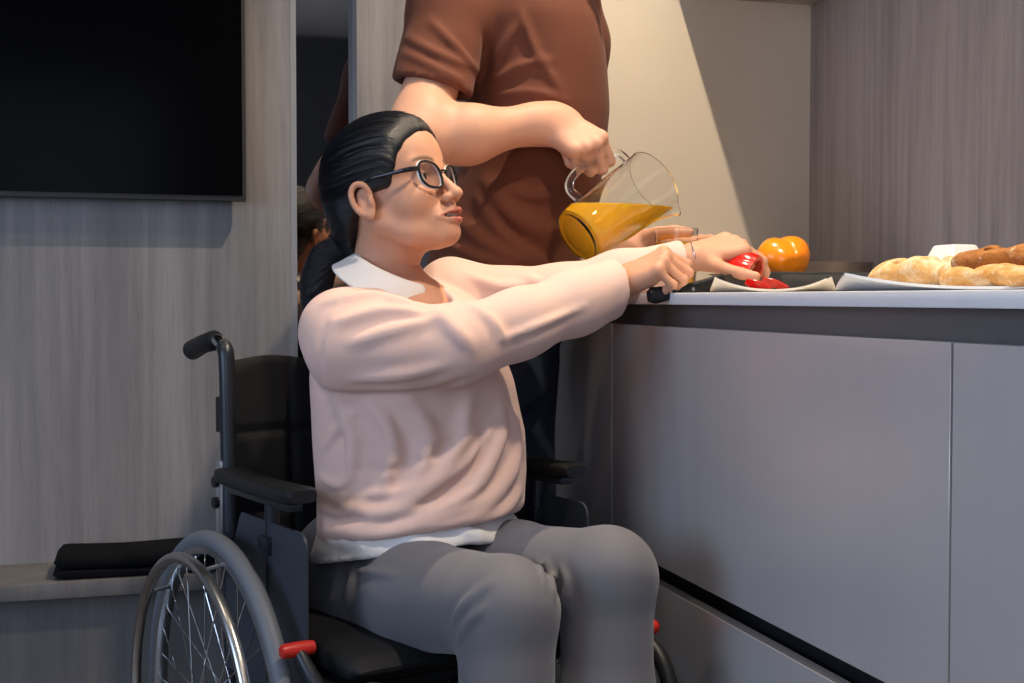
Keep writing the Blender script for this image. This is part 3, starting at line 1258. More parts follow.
jr = empty('glass_jug', j_base)
tag(jr, 'tilted clear glass jug half full of orange juice', 'jug')
n = 64
A = np.linspace(0, 2 * math.pi, n, endpoint=False)


def jring(t, off, spout=True):
    r = jug_r(t) + off
    out = []
    for a in A:
        rr = r
        z = t
        da = abs((a - math.pi + math.pi) % (2 * math.pi) - math.pi)
        if spout:
            w = math.exp(-(da / 0.26) ** 2) * max(0.0, (t - JL * 0.72) / (JL * 0.28)) ** 1.6
            rr += 0.016 * w
            z += 0.004 * w
        out.append((rr * math.cos(a), rr * math.sin(a), z))
    return out


ts = np.concatenate([[0.0, 0.004, 0.012], np.linspace(0.02, JL, 18)])
rows = [[(0.0003 * math.cos(a), 0.0003 * math.sin(a), 0.0) for a in A], [(0.04 * math.cos(a), 0.04 * math.sin(a), 0.0) for a in A]]
rows += [jring(t, 0.0) for t in ts]
rows += [jring(t, -0.0028) for t in ts[::-1] if t > 0.011]
rows += [[(0.035 * math.cos(a), 0.035 * math.sin(a), 0.0095) for a in A], [(0.0003 * math.cos(a), 0.0003 * math.sin(a), 0.0095) for a in A]]
P = np.array(rows) @ JM[:3, :3].T
MB().grid(P, close_v=True).build('jug_body', M['glass'], jr)
hp = [(jug_r(0.055) - 0.001, 0, 0.050), (0.075, 0, 0.047), (0.090, 0, 0.062), (0.0945, 0, 0.095), (0.090, 0, JL - 0.045),
      (0.078, 0, JL - 0.022), (jug_r(JL - 0.02) - 0.001, 0, JL - 0.016)]
hp = catmull(hp, 6) @ JM[:3, :3].T
MB().tube(hp, 0.0062, 12, squash=1.3).build('handle', M['glass'], jr)

jf = Field()


def jin(P):
    q = (P - j_base.astype(np.float32)) @ JM[:3, :3].astype(np.float32)
    r = np.sqrt(q[..., 0] ** 2 + q[..., 1] ** 2)
    # grown a hair into the glass so that no air film shows between juice and wall
    return np.maximum(r - (jug_r(q[..., 2]).astype(np.float32) - 0.0024), np.maximum(0.0099 - q[..., 2], q[..., 2] - JL + 0.002))


jf.add(jin, (j_base + j_rim) / 2, 0.2)
z_s = W(625, 205, JD)[2]
jf.plane((0, 0, z_s), (0, 0, 1), 0.0015)
V, F = jf.mesh(np.minimum(j_base, j_rim) - 0.08, np.maximum(j_base, j_rim) + 0.08, 0.0022)
c0 = V.mean(0)
jo = link('orange_juice', mesh_np('orange_juice', V - c0, F), M['juice'])
jo.location = c0
jo.data.set_sharp_from_angle(angle=math.radians(50))
tag(jo, 'orange juice lying level inside the tilted jug', 'juice')

gl_c = on_top(676, 0.0)
gd = 2.41
g0 = W(676, 292, gd)
g0[2] = TOP
tg = MB().lathe([(0.0004, 0.0), (0.033, 0.0), (0.036, 0.004), (0.0415, 0.121), (0.0405, 0.122), (0.0392, 0.121), (0.034, 0.010), (0.0004, 0.009)], 48).build('glass_tumbler', M['glass'])
tg.location = g0
tag(tg, 'clear glass tumbler standing on the worktop below the jug', 'glass')
tj = MB().lathe([(0.0004, 0.0092), (0.0338, 0.0102), (0.0384, 0.096), (0.0004, 0.096)], 48).build('orange_juice', M['juice'])
tj.location = g0
tag(tj, 'orange juice filling most of the tumbler', 'juice')

# ------------------------------------------------------------------ knife in her right hand
kb, kt = W(649, 296.5, 2.012), W(722, 283.0, 2.084)
kx = unit(kt - kb)
kz = unit(np.array((0, 0, 1.0)) - kx * kx[2])
ky = np.cross(kz, kx)
kr = empty('kitchen_knife', kb)
tag(kr, 'kitchen knife with black riveted handle cutting the red pepper', 'knife')
KR = np.stack([kx, ky, kz], 1)
HL = float(np.linalg.norm(kt - kb))
rows = []
for u in np.linspace(0, 1, 16):
    hh = 0.0115 + 0.002 * math.cos(2 * math.pi * u) + (0.0025 if u > 0.9 else 0)
    tt = 0.0085
    if u < 0.04:
        hh *= 0.7
        tt *= 0.7
    ring = []
    for a in np.linspace(0, 2 * math.pi, 16, endpoint=False):
        ca, sa = math.cos(a), math.sin(a)
        ring.append((u * HL, np.sign(ca) * abs(ca) ** 0.6 * tt, np.sign(sa) * abs(sa) ** 0.6 * hh))
    rows.append(ring)
hd = MB().grid(np.array(rows) @ KR.T, close_v=True, caps=True).build('handle', M['black_plastic'], kr)
for u in (0.25, 0.55, 0.86):
    b = MB()
    for s_ in (-1, 1):
        c = np.array((u * HL, s_ * 0.0086, 0.0))
        b.tube([(KR @ c), KR @ (c + np.array((0, s_ * 0.0008, 0)))], 0.0028, 12)
    b.build('rivet', M['rivet'], hd)
out = [(0, 0.0115), (0.03, 0.0125), (0.06, 0.010), (0.082, 0.0), (0.088, -0.007), (0.078, -0.0115), (0.045, -0.0135), (0.004, -0.0135), (0, -0.010)]
b = MB()
rowA = [KR @ np.array((HL + x, -0.0011, z)) for x, z in out]
rowB = [KR @ np.array((HL + x, 0.0011, z)) for x, z in out]
b.grid(np.array([rowA, rowB]), close_v=True, caps=True)
b.build('blade', M['blade'], kr, smooth=False)


# ------------------------------------------------------------------ wheelchair
CH = RT * -0.180 + F0 * 2.10
CF = D(0.559, -0.829, 0)
chair = empty('wheelchair', (CH[0], CH[1], 0.0), math.atan2(CF[1], CF[0]))
tag(chair, 'manual wheelchair with black upholstery, grey tyres and red brake levers', 'wheelchair')


def chair_pt(x, y, z):
    return CH + CF * x + np.array((-CF[1], CF[0], 0)) * y + UPZ * z


WR = 0.297
for sd in (-1, 1):
    c = np.array((-0.070, sd * 0.296, WR))
    ax = np.array((0, sd * 1.0, 0))
    rim = MB()
    rim.lathe([(0.262, -0.011), (0.272, -0.012), (0.2735, -0.004), (0.2735, 0.004), (0.272, 0.012), (0.262, 0.011), (0.259, 0.0), (0.262, -0.011)], 72,
              np.array(((1, 0, 0, c[0]), (0, 0, 1, c[1]), (0, -1, 0, c[2]), (0, 0, 0, 1.0))))
    wheel = rim.build('wheel_rim', M['alu'], chair, weld=1e-5)
    MB().torus(c, ax, WR - 0.0145, 0.0145, 80, 14).build('tyre', M['tyre'], wheel)
    h = c + ax * 0.046
    MB().torus(h, ax, 0.258, 0.0095, 80, 12).build('hand_rim', M['handrim'], wheel)
    for k in range(6):
        a = 2 * math.pi * (k + 0.3) / 6
        e = np.array((math.cos(a), 0, math.sin(a)))
        MB().tube([c + e * 0.262 + ax * 0.006, h + e * 0.255], 0.0035, 6).build('hand_rim_bracket', M['alu'], wheel)
    MB().lathe([(0.001, -0.035), (0.022, -0.035), (0.026, -0.028), (0.016, -0.02), (0.016, 0.02), (0.026, 0.028), (0.022, 0.04), (0.001, 0.04)], 28,
               np.array(((1, 0, 0, c[0]), (0, 0, 1, c[1]), (0, -1, 0, c[2]), (0, 0, 0, 1.0)))).build('hub', M['alu'], wheel)
    NS = 36
    for k in range(NS):
        a = 2 * math.pi * k / NS
        side = 1 if k % 2 == 0 else -1
        cross = (1 if (k // 2) % 2 == 0 else -1) * 1.15
        e0 = np.array((math.cos(a + cross), 0, math.sin(a + cross))) * 0.024
        e1 = np.array((math.cos(a), 0, math.sin(a))) * 0.2605
        MB().tube([c + e0 + ax * side * 0.028, c + e1], 0.00125, 5).build('spoke', M['chrome'], wheel)

# frame tubes
for sd in (-1, 1):
    y = sd * 0.228
    post = catmull([(-0.175, y, 0.16), (-0.175, y, 0.45), (-0.185, y, 0.70), (-0.190, y, 0.845), (-0.200, y, 0.876), (-0.232, y, 0.888), (-0.275, y, 0.884)], 6)
    p = MB().tube(post, 0.0115, 14).build('back_post', M['chrome'] if True else None, chair)
    MB().tube(post[:26], 0.0135, 12).build('post_sleeve', M['frame'], p)
    MB().tube([(-0.238, y, 0.888), (-0.245, y, 0.888), (-0.30, y, 0.880), (-0.352, y, 0.868), (-0.356, y, 0.867)], [0.015, 0.0175, 0.0165, 0.0178, 0.014], 16).build('grip', M['black_plastic'], p)
    b = MB().box((-0.214, y - 0.012, 0.735), (-0.188, y + 0.012, 0.795), 0.004)
    br = b.build('adjuster_bracket', M['black_plastic'], chair)
    for z in (0.75, 0.765, 0.78):
        MB().tube([(-0.216, y, z), (-0.221, y, z)], 0.006, 10).build('knob', M['black_plastic'], br)
    pl = MB().box((-0.196, y + sd * 0.006, 0.45), (-0.180, y + sd * 0.019, 0.69), 0.003).build('side_plate', M['alu'], chair)
    for z in (0.62, 0.655):
        MB().tube([(-0.188, y + sd * 0.018, z), (-0.188, y + sd * 0.026, z)], 0.0095, 14).build('bolt', M['black_plastic'], pl)
    fr = MB()
    fr.tube(catmull([(-0.185, y, 0.40), (0.05, y, 0.40), (0.24, y, 0.40), (0.30, y, 0.39), (0.33, y, 0.35), (0.335, y, 0.20)], 5), 0.0125, 12)
    fr.tube([(-0.185, y, 0.20), (0.30, y, 0.20)], 0.0115, 12)
    fr.tube([(0.245, y, 0.40), (0.245, y, 0.20)], 0.0115, 12)
    fr.build('side_frame', M['frame'], chair)
    # leg rest hanger and foot plate
    hg = MB().tube(catmull([(0.255, y, 0.395), (0.325, y, 0.432), (0.375, y, 0.425), (0.41, y, 0.37), (0.455, y, 0.22), (0.465, y, 0.12)], 6), 0.0125, 14).build('leg_rest_hanger', M['black_plastic'], chair)
    MB().box((0.43, min(y, y - sd * 0.18), 0.10), (0.57, max(y, y - sd * 0.18), 0.115), 0.005).build('foot_plate', M['black_plastic'], hg)
    # front castor
    cc = np.array((0.285, sd * 0.245, 0.09))
    fk = MB().tube([(0.30, sd * 0.245, 0.23), (0.30, sd * 0.245, 0.19), (0.292, sd * 0.274, 0.16), (0.285, sd * 0.274, 0.09)], 0.008, 8).build('castor_fork', M['frame'], chair)
    MB().torus(cc, (0, 1, 0), 0.072, 0.018, 36, 10).build('castor_tyre', M['tyre'], fk)
    MB().lathe([(0.004, -0.014), (0.058, -0.01), (0.058, 0.01), (0.004, 0.014)], 28, np.array(((1, 0, 0, cc[0]), (0, 0, 1, cc[1]), (0, -1, 0, cc[2]), (0, 0, 0, 1.0)))).build('castor_hub', M['black_plastic'], fk)
    # brake lever
    if sd < 0:
        tip = np.array((0.200, -0.280, 0.468))
        piv = np.array((0.245, -0.252, 0.37))
        red = [tip + np.array((0, s_, 0)) for s_ in (-0.026, -0.024, -0.012, 0.0, 0.012, 0.024, 0.026)]
        bl = MB().tube([piv, piv * 0.4 + tip * 0.6 + np.array((0.014, 0, 0)), tip], [0.012, 0.0115, 0.0085], 12).build('brake_lever', M['frame'], chair)
        MB().tube(red, [0.006, 0.0095, 0.0108, 0.0108, 0.0108, 0.0095, 0.006], 16).build('brake_grip', M['red'], bl)
    else:
        tip = np.array((0.345, 0.243, 0.455))
        piv = np.array((0.27, 0.262, 0.37))
        bl = MB().tube([piv, tip], [0.009, 0.007], 12).build('brake_lever', M['frame'], chair)
        f = MB()
        bb = bmesh.new()
        bmesh.ops.create_uvsphere(bb, u_segments=20, v_segments=12, radius=0.0125)
        bmesh.ops.translate(bb, vec=Vector(tip), verts=bb.verts)
        f.merge(bb)
        f.build('brake_grip', M['red'], bl)
    # arm rest
    ya = sd * 0.246
    arm = MB()
    rows = []
    for i, x in enumerate(np.linspace(-0.15, 0.15, 20)):
        e = min(x + 0.15, 0.15 - x)
        q = math.sqrt(max(0.0, 1 - (1 - min(1, e / 0.02)) ** 2)) * 0.25 + 0.75
        ring = []
        for a in np.linspace(0, 2 * math.pi, 20, endpoint=False):
            ca, sa = math.cos(a), math.sin(a)
            ring.append((x, ya + np.sign(ca) * abs(ca) ** 0.5 * 0.0275 * q, 0.670 + np.sign(sa) * abs(sa) ** 0.55 * 0.0125 * q + 0.004 * (x / 0.165) ** 2))
        rows.append(ring)
    ar = arm.grid(rows, close_v=True, caps=True).build('arm_pad', M['black_plastic'], chair)
    MB().box((-0.12, ya - 0.012, 0.647), (0.12, ya + 0.012, 0.659), 0.002).build('arm_rail', M['frame'], ar)
    po = MB()
    po.tube([(0.035, ya, 0.20), (0.035, ya, 0.655)], 0.0115, 12)
    po.build('arm_post', M['frame'], chair)
    cl = MB()
    cl.box((0.018, ya - 0.017, 0.572), (0.052, ya + 0.017, 0.600), 0.003)
    cl.build('arm_clamp', M['frame'], chair)
    # side guard: thin panel, slanted rear edge, rounded front corner
    yg = ya + sd * 0.006
    outl = [(-0.135, 0.36), (-0.135, 0.50), (-0.075, 0.612), (-0.066, 0.622), (0.15, 0.622)]
    for k in range(1, 7):
        a = math.pi / 2 * (1 - k / 6)
        outl.append((0.15 + 0.022 * math.cos(a), 0.60 + 0.022 * math.sin(a)))
    outl += [(0.172, 0.36)]
    g = MB()
    g.grid(np.array([[(x, yg - 0.002, z) for x, z in outl], [(x, yg + 0.002, z) for x, z in outl]]), close_v=True, caps=True)
    g.build('side_guard', M['guard'], chair, smooth=False)

# cross brace and rear axle plate
cb = MB()
cb.tube([(0.05, -0.23, 0.20), (0.05, 0.23, 0.385)], 0.011, 12)
cb.tube([(0.08, 0.23, 0.20), (0.08, -0.23, 0.385)], 0.011, 12)
cb.build('cross_brace', M['frame'], chair)
MB().tube([(-0.070, -0.30, WR), (-0.070, 0.30, WR)], 0.011, 12).build('axle', M['frame'], chair)
for sd in (-1, 1):
    MB().box((-0.105, sd * 0.225 - 0.01, 0.20), (-0.035, sd * 0.225 + 0.01, 0.43), 0.004).build('axle_plate', M['black_plastic'], chair)

# quilted back upholstery
NXB, NZB = 64, 56
yy = np.linspace(-0.232, 0.232, NXB)
zz = np.linspace(0.47, 0.858, NZB)


def quilt(y, z):
    g = 0.0
    for s_ in (-0.105, 0.105):
        g = max(g, math.exp(-((y - s_) / 0.006) ** 2))
    for s_ in (0.735, 0.60):
        g = max(g, math.exp(-((z - s_) / 0.006) ** 2))
    e = min(y + 0.232, 0.232 - y, z - 0.47, 0.858 - z)
    ed = min(1.0, max(0.0, e / 0.02))
    return 0.006 * (1 - g) * math.sqrt(ed) + 0.002 * math.sin(23 * y + 17 * z) * ed


def backx(y, z):
    return -0.178 - 0.02 * (z - 0.47) / 0.39 - 0.03 * (1 - (y / 0.232) ** 2)


front = np.array([[(backx(y, z) + 0.007 + quilt(y, z), y, z + 0.004 * math.sin(34 * y) * (z > 0.84)) for y in yy] for z in zz])
rear = np.array([[(backx(y, z) - 0.007 - quilt(y, z) * 0.7, y, z + 0.004 * math.sin(34 * y) * (z > 0.84)) for y in yy] for z in zz])
u = MB()
u.grid(front)
u.grid(rear)
for sl in (np.s_[0, :], np.s_[-1, :], np.s_[:, 0], np.s_[:, -1]):
    u.grid(np.array([front[sl], rear[sl]]))
u.build('back_upholstery', M['nylon'], chair, weld=1e-5)
MB().box((-0.19, -0.222, 0.395), (0.235, 0.222, 0.412), 0.006).build('seat_sling', M['nylon'], chair)
# seat cushion, fuller at the front roll
rows = []
for i, x in enumerate(np.linspace(-0.175, 0.27, 30)):
    e = min(x + 0.175, 0.27 - x)
    q = math.sqrt(max(0.0, 1 - (1 - min(1, e / 0.05)) ** 2))
    q = 0.12 + 0.88 * q
    zt = 0.462 + 0.012 * math.sin((x + 0.17) * 6.5)
    zb_ = 0.4125
    zm = (zt + zb_) / 2
    ring = []
    for a in np.linspace(0, 2 * math.pi, 40, endpoint=False):
        ca, sa = math.cos(a), math.sin(a)
        yv = np.sign(ca) * abs(ca) ** 0.42 * 0.232
        dip = -0.012 * math.exp(-(yv / 0.11) ** 2) if sa > 0 else 0
        ring.append((x, yv * (0.93 + 0.07 * q), zm + np.sign(sa) * abs(sa) ** 0.55 * (zt - zb_) / 2 * q + dip * q))
    rows.append(ring)
MB().grid(rows, close_v=True, caps=True).build('seat_cushion', M['nylon'], chair)


# ------------------------------------------------------------------ people: shared tools
def row(y, L, R, d, b):
    p = W((L + R) / 2, y, d)
    return (p[2], float(p @ RT), float(p @ F0), (R - L) / 2 / FPX * d, b)


def hit(F, px, py, d0=1.2, d1=3.2):
    """first surface point of the field behind a photo pixel"""
    t = d0
    for _ in range(200):
        p = W(px, py, t)
        v = float(F.value(p[None].astype(np.float32))[0])
        if v < 0.0008:
            return p
        t += max(v * 0.6, 0.0008)
        if t > d1:
            return None
    return W(px, py, t)


def ridge(F, pts, r, k=0.02, sink=0.5, op='u', taper=True, ref=None):
    """soft cloth fold along photo points, laid on the field's surface"""
    P = []
    for q in catmull([(a, b, 0) for a, b in pts], 3):
        h = hit(ref if ref is not None else F, q[0], q[1])
        if h is not None:
            P.append(h + unit(h - CAM) * (r * sink))
    if len(P) < 2:
        return
    n = len(P)
    rad = [r * (0.35 + 0.65 * math.sin(math.pi * (0.12 + 0.76 * i / (n - 1)))) if taper else r for i in range(n)]
    F.chain(P, rad, k, op)


def drape(F, base, pts, amp, w):
    """cloth fold along photo points, laid on the surface of base"""
    P = []
    for q in catmull([(a, b, 0) for a, b in pts], 4):
        h = hit(base, q[0], q[1])
        if h is not None and (not P or np.linalg.norm(h - P[-1]) < 0.12):
            P.append(h)
    if len(P) > 2:
        F.fold(P, amp, w)


def wave_disp(amp, waves, seed):
    rng = np.random.RandomState(seed)
    dirs = rng.normal(size=(waves, 3))
    dirs /= np.linalg.norm(dirs, axis=1)[:, None]
    fr = rng.uniform(18, 60, waves)
    ph = rng.uniform(0, 6.28, waves)

    def f(P):
        s_ = 0
        for i in range(waves):
            s_ = s_ + np.sin((P @ (dirs[i] * fr[i]).astype(np.float32)) + ph[i]) * (30 / (fr[i] + 30))
        return s_ * amp
    return f


def head_field(nb_local, neck_r=(0.047, 0.055), male=False, mouth=True):
    """head in its own space: x to the face, y to its left, z up, origin between the ear holes"""
    F = Field()
    w = 1.06 if male else 1.0
    F.ell((-0.008, 0, 0.055), (0.092, 0.072 * w, 0.080), None, 0.01)
    F.ell((0.030, 0, 0.005), (0.058, 0.057 * w, 0.083), None, 0.03)
    F.ell((0.034, 0, 0.064), (0.054, 0.060 * w, 0.054), None, 0.03)
    for s_ in (-1, 1):
        F.chain([(0.004, s_ * 0.047 * w, -0.040), (0.045, s_ * 0.031 * w, -0.070), (0.076, s_ * 0.008, -0.081)], (0.015, 0.0145, 0.0135), 0.036)
        F.ell((0.058, s_ * 0.036, -0.016), (0.028, 0.026, 0.030), None, 0.022)
    F.ell((0.084, 0, -0.080), (0.0150, 0.018, 0.0140), None, 0.014)
    F.ell((0.078, 0, -0.050), (0.024, 0.030, 0.026), None, 0.016)
    for s_ in (-1, 1):
        F.chain([(0.083, s_ * 0.010, 0.035), (0.072, s_ * 0.040, 0.036)], (0.009, 0.009), 0.014)
        F.ell((0.094, s_ * 0.033, 0.017), (0.015, 0.018, 0.012), None, 0.012, 's')
        F.ell((0.0725, s_ * 0.032, 0.017), (0.0142, 0.0146, 0.0138), None, 0.006)
    F.cap((0.088, 0, 0.024), (0.1105, 0, -0.012), 0.0065, 0.0085, 0.012)
    F.ell((0.112, 0, -0.0165), (0.0110, 0.0105, 0.0092), None, 0.007)
    for s_ in (-1, 1):
        F.ell((0.1015, s_ * 0.0115, -0.0205), (0.0095, 0.0066, 0.0078), None, 0.005)
        F.ell((0.1065, s_ * 0.0062, -0.0270), (0.0045, 0.0030, 0.0034), None, 0.003, 's')
    F.cap((0.099, 0, -0.029), (0.101, 0, -0.038), 0.0035, 0.0045, 0.008)
    # lips, parted
    for s_ in (-1, 1):
        F.chain([(0.088, s_ * 0.0265, -0.0520), (0.1035, s_ * 0.010, -0.0455), (0.1065, s_ * 0.003, -0.0450), (0.1060, 0, -0.0460)],
                (0.0032, 0.0055, 0.0058, 0.0054), 0.004)
        F.chain([(0.088, s_ * 0.0255, -0.0540), (0.1000, s_ * 0.011, -0.0600), (0.1035, 0, -0.0615)], (0.0032, 0.0060, 0.0068), 0.005)
    if mouth:
        F.ell((0.1005, 0, -0.0532), (0.0195, 0.0225, 0.0046), None, 0.002, 's')
        F.ell((0.0940, 0, -0.0505), (0.0055, 0.0165, 0.0034), None, 0.001)
    for s_ in (-1, 1):
        # eye slits
        F.ell((0.0865, s_ * 0.0335, 0.0170), (0.0090, 0.0140, 0.0050), None, 0.0015, 's')
        # ears
        F.ell((-0.002, s_ * 0.0735, 0.000), (0.0145, 0.006, 0.0245), rot((0, 1, 0), -0.25), 0.006)
        hel = catmull([(0.010, 0.074, 0.010), (0.007, 0.081, 0.026), (-0.008, 0.085, 0.031), (-0.019, 0.087, 0.020), (-0.019, 0.086, 0.000),
                       (-0.012, 0.082, -0.017), (0.000, 0.078, -0.026)], 3)
        hel = np.array((-0.002, 0, 0)) + (hel - np.array((-0.002, 0, 0))) * np.array((0.88, 0.975, 0.90))
        hel[:, 1] *= s_
        F.chain(hel, [0.0040] * len(hel), 0.003)
        F.ell((0.002, s_ * 0.0755, -0.0235), (0.0080, 0.0045, 0.0085), None, 0.005)
        F.ell((-0.001, s_ * 0.0825, 0.002), (0.0090, 0.0075, 0.0135), rot((0, 1, 0), -0.25), 0.004, 's')
        F.ell((0.0095, s_ * 0.0765, -0.003), (0.004, 0.004, 0.007), None, 0.004)
    F.cap((-0.018, 0, -0.015), nb_local, neck_r[0], neck_r[1], 0.030)
    # front neck line under the jaw
    F.cap((0.020, 0, -0.055), np.asarray(nb_local) * 0.85 + np.array((0.012, 0, 0)), 0.024, 0.038, 0.025)
    return F


SKIN_W = np.array(srgb('#c69275')[:3])
SKIN_M = np.array(srgb('#d3a084')[:3])


def face_colors(V, skin, lip=(0.42, 0.11, 0.085), brow=(0.03, 0.02, 0.016), brow_w=0.95):
    n = len(V)
    C = np.tile(skin, (n, 1))
    x, y, z = V[:, 0], V[:, 1], V[:, 2]

    def blend(w, col):
        C[:] = C * (1 - w[:, None]) + np.array(col) * w[:, None]

    def sm(v, a, b):
        t = np.clip((v - a) / (b - a), 0, 1)
        return t * t * (3 - 2 * t)
    ay = np.abs(y)
    cheek = np.exp(-(((ay - 0.043) / 0.022) ** 2 + ((z + 0.018) / 0.022) ** 2)) * sm(x, 0.03, 0.06)
    blend(cheek * 0.35, skin * np.array((1.0, 0.80, 0.78)))
    up = -0.0385 - 0.38 * ay + 0.0012 * np.cos(ay / 0.006)
    lowr = -0.0705 + 0.66 * ay
    lips = sm(x, 0.083, 0.089) * (1 - sm(z, up - 0.001, up + 0.0012)) * sm(z, lowr - 0.0012, lowr + 0.001) * (1 - sm(ay, 0.0265, 0.0295))
    blend(lips * 0.85, lip)
    inside = lips * (1 - sm(x, 0.0955, 0.0995)) * (1 - sm(np.abs(z + 0.053), 0.004, 0.0055)) * (1 - sm(ay, 0.021, 0.024))
    blend(inside, (0.035, 0.010, 0.009))
    teeth = (1 - sm(ay, 0.014, 0.0155)) * (1 - sm(np.abs(z + 0.0505), 0.0026, 0.0034)) * (1 - sm(x, 0.1005, 0.1015)) * sm(x, 0.085, 0.088)
    blend(teeth, (0.72, 0.66, 0.58))
    bz = 0.0450 - 12.0 * (ay - 0.030) ** 2 + 0.06 * (ay - 0.03)
    br = np.exp(-((z - bz) / 0.0034) ** 2) * sm(ay, 0.011, 0.016) * (1 - sm(ay, 0.046, 0.054)) * sm(x, 0.05, 0.06)
    blend(br * brow_w, brow)
    lash = sm(x, 0.074, 0.077) * np.exp(-(((ay - 0.0325) / 0.0135) ** 6)) * np.exp(-((z - 0.0225 + 9 * (ay - 0.0325) ** 2) / 0.0016) ** 2)
    blend(lash * 0.85, (0.02, 0.014, 0.012))
    return C


def skull_field(male=False):
    w = 1.06 if male else 1.0
    F = Field()
    F.ell((-0.008, 0, 0.055), (0.092, 0.072 * w, 0.080), None, 0.01)
    F.ell((0.030, 0, 0.005), (0.058, 0.060 * w, 0.085), None, 0.03)
    F.ell((0.034, 0, 0.064), (0.054, 0.060 * w, 0.054), None, 0.03)
    return F


def warp_face(V, f=0.82):
    """shortens the lower face"""
    V = V.copy()
    z = V[:, 2]
    V[:, 2] = np.where(z < -0.016, -0.016 + (z + 0.016) * f, z)
    return V


def paint_nails(V, C, tips, col):
    for p, d, up, r in tips:
        q = V - p
        a = q @ d
        b = q @ up
        lat = np.sqrt(np.maximum(0, (q * q).sum(1) - a * a - b * b))
        m = (a > -r * 0.9) & (a < r * 1.1) & (b > r * 0.25) & (lat < r * 0.72)
        C[m] = col


M['skin_w'] = mat('skin_olive', (0.6, 0.3, 0.2, 1), 0.52, sss=0.05, attr='skin', bump=(420, 0.14, 0.0008), spec=0.3, vary=(45, (0.50, 0.20, 0.12, 1), 0.16, (1, 1, 1)))
M['skin_m'] = mat('skin_fair', (0.6, 0.35, 0.25, 1), 0.52, sss=0.05, attr='skin', bump=(420, 0.14, 0.0008), spec=0.3, vary=(38, (0.58, 0.25, 0.17, 1), 0.18, (1, 1, 1)))
M['pink_knit'] = mat('pink_sweatshirt', srgb('#dcb9ab'), 0.85, bump=(1400, 0.25, 0.0006), sheen=0.12, vary=(300, srgb('#d3ad9e'), 0.35, (1, 1, 1)))
M['white_cotton'] = mat('white_cotton', srgb('#d8d3cf'), 0.8, bump=(1200, 0.2, 0.0004), sheen=0.1)
M['grey_trouser'] = mat('grey_trousers', srgb('#5e5c61'), 0.72, bump=(1800, 0.2, 0.0004), sheen=0.15)
M['brown_tee'] = mat('brown_tshirt', srgb('#683621'), 0.85, bump=(1500, 0.22, 0.0005), sheen=0.05, vary=(200, srgb('#5c2f1c'), 0.4, (1, 1, 1)))
M['denim'] = mat('dark_denim', srgb('#1f2836'), 0.85, bump=(1500, 0.3, 0.0005), vary=(40, srgb('#2a3547'), 0.6, (1, 1, 0.5)))
M['shoe'] = mat('white_shoe', srgb('#c9c6c2'), 0.6)
M['dark_shoe'] = mat('dark_shoe', srgb('#2a2523'), 0.6)
M['hair_tie'] = mat('hair_tie', (0.01, 0.01, 0.012, 1), 0.7)


def hair_mat():
    m = mat('black_hair', (0.0045, 0.005, 0.0075, 1), 0.36, spec=0.45)
    nt = m.node_tree
    b = nt.nodes['Principled BSDF']
    tc = nt.nodes.new('ShaderNodeTexCoord')
    sp = nt.nodes.new('ShaderNodeSeparateXYZ')
    nt.links.new(tc.outputs['Object'], sp.inputs[0])
    ad = nt.nodes.new('ShaderNodeMath')
    ad.inputs[1].default_value = 0.036
    nt.links.new(sp.outputs['Z'], ad.inputs[0])
    at = nt.nodes.new('ShaderNodeMath')
    at.operation = 'ARCTAN2'
    nt.links.new(sp.outputs['Y'], at.inputs[0])
    nt.links.new(ad.outputs[0], at.inputs[1])
    cb_ = nt.nodes.new('ShaderNodeCombineXYZ')
    mu = nt.nodes.new('ShaderNodeMath')
    mu.operation = 'MULTIPLY'
    mu.inputs[1].default_value = 9.0
    nt.links.new(at.outputs[0], mu.inputs[0])
    nt.links.new(mu.outputs[0], cb_.inputs[0])
    mx = nt.nodes.new('ShaderNodeMath')
    mx.operation = 'MULTIPLY'
    mx.inputs[1].default_value = 3.0
    nt.links.new(sp.outputs['X'], mx.inputs[0])
    nt.links.new(mx.outputs[0], cb_.inputs[1])
    nz = nt.nodes.new('ShaderNodeTexNoise')
    nz.inputs['Scale'].default_value = 5.0
    nz.inputs['Detail'].default_value = 6
    nz.inputs['Roughness'].default_value = 0.75
    nt.links.new(cb_.outputs[0], nz.inputs['Vector'])
    bp = nt.nodes.new('ShaderNodeBump')
    bp.inputs['Strength'].default_value = 0.55
    bp.inputs['Distance'].default_value = 0.004
    nt.links.new(nz.outputs['Fac'], bp.inputs['Height'])
    nt.links.new(bp.outputs[0], b.inputs['Normal'])
    return m


M['hair'] = hair_mat()
M['hair_short'] = mat('dark_brown_hair', (0.02, 0.014, 0.01, 1), 0.5, bump=(300, 0.6, 0.003))


def add_part(name, V, F, m, parent, origin, relax_it=1):
    if relax_it:
        V = relax(V, F, relax_it, 0.5)
    me = mesh_np(name, V - origin, F)
    return link(name, me, m, parent)


# ------------------------------------------------------------------ the woman in the wheelchair
wo = np.array((CH[0], CH[1], 0.0))
woman = empty('person', wo)
tag(woman, 'seated person in a pale pink sweatshirt and grey trousers, slicing a pepper', 'person')

# head frame: looks right, a little towards the viewer and upwards
HS = 1.025
hyaw, hpit, hroll = math.radians(27), math.radians(15), math.radians(2)
fx = D(math.cos(hyaw), -math.sin(hyaw), 0)
fx = unit(fx * math.cos(hpit) + UPZ * math.sin(hpit))
fy = D(math.sin(hyaw), math.cos(hyaw), 0)
HR = frame(fx, fy)
HO = W(393, 205, 2.045)
neck_base = W(386, 296, 2.075)
nb_l = HR.T @ (neck_base - HO) / HS
hf = head_field(nb_l, (0.043, 0.051))
Vh, Fh = hf.mesh((-0.13, -0.11, -0.20), (0.14, 0.11, 0.15), 0.0019)
Vh = relax(Vh, Fh, 1, 0.35)
Ch = face_colors(Vh, SKIN_W)
Vh = warp_face(Vh, 0.84)


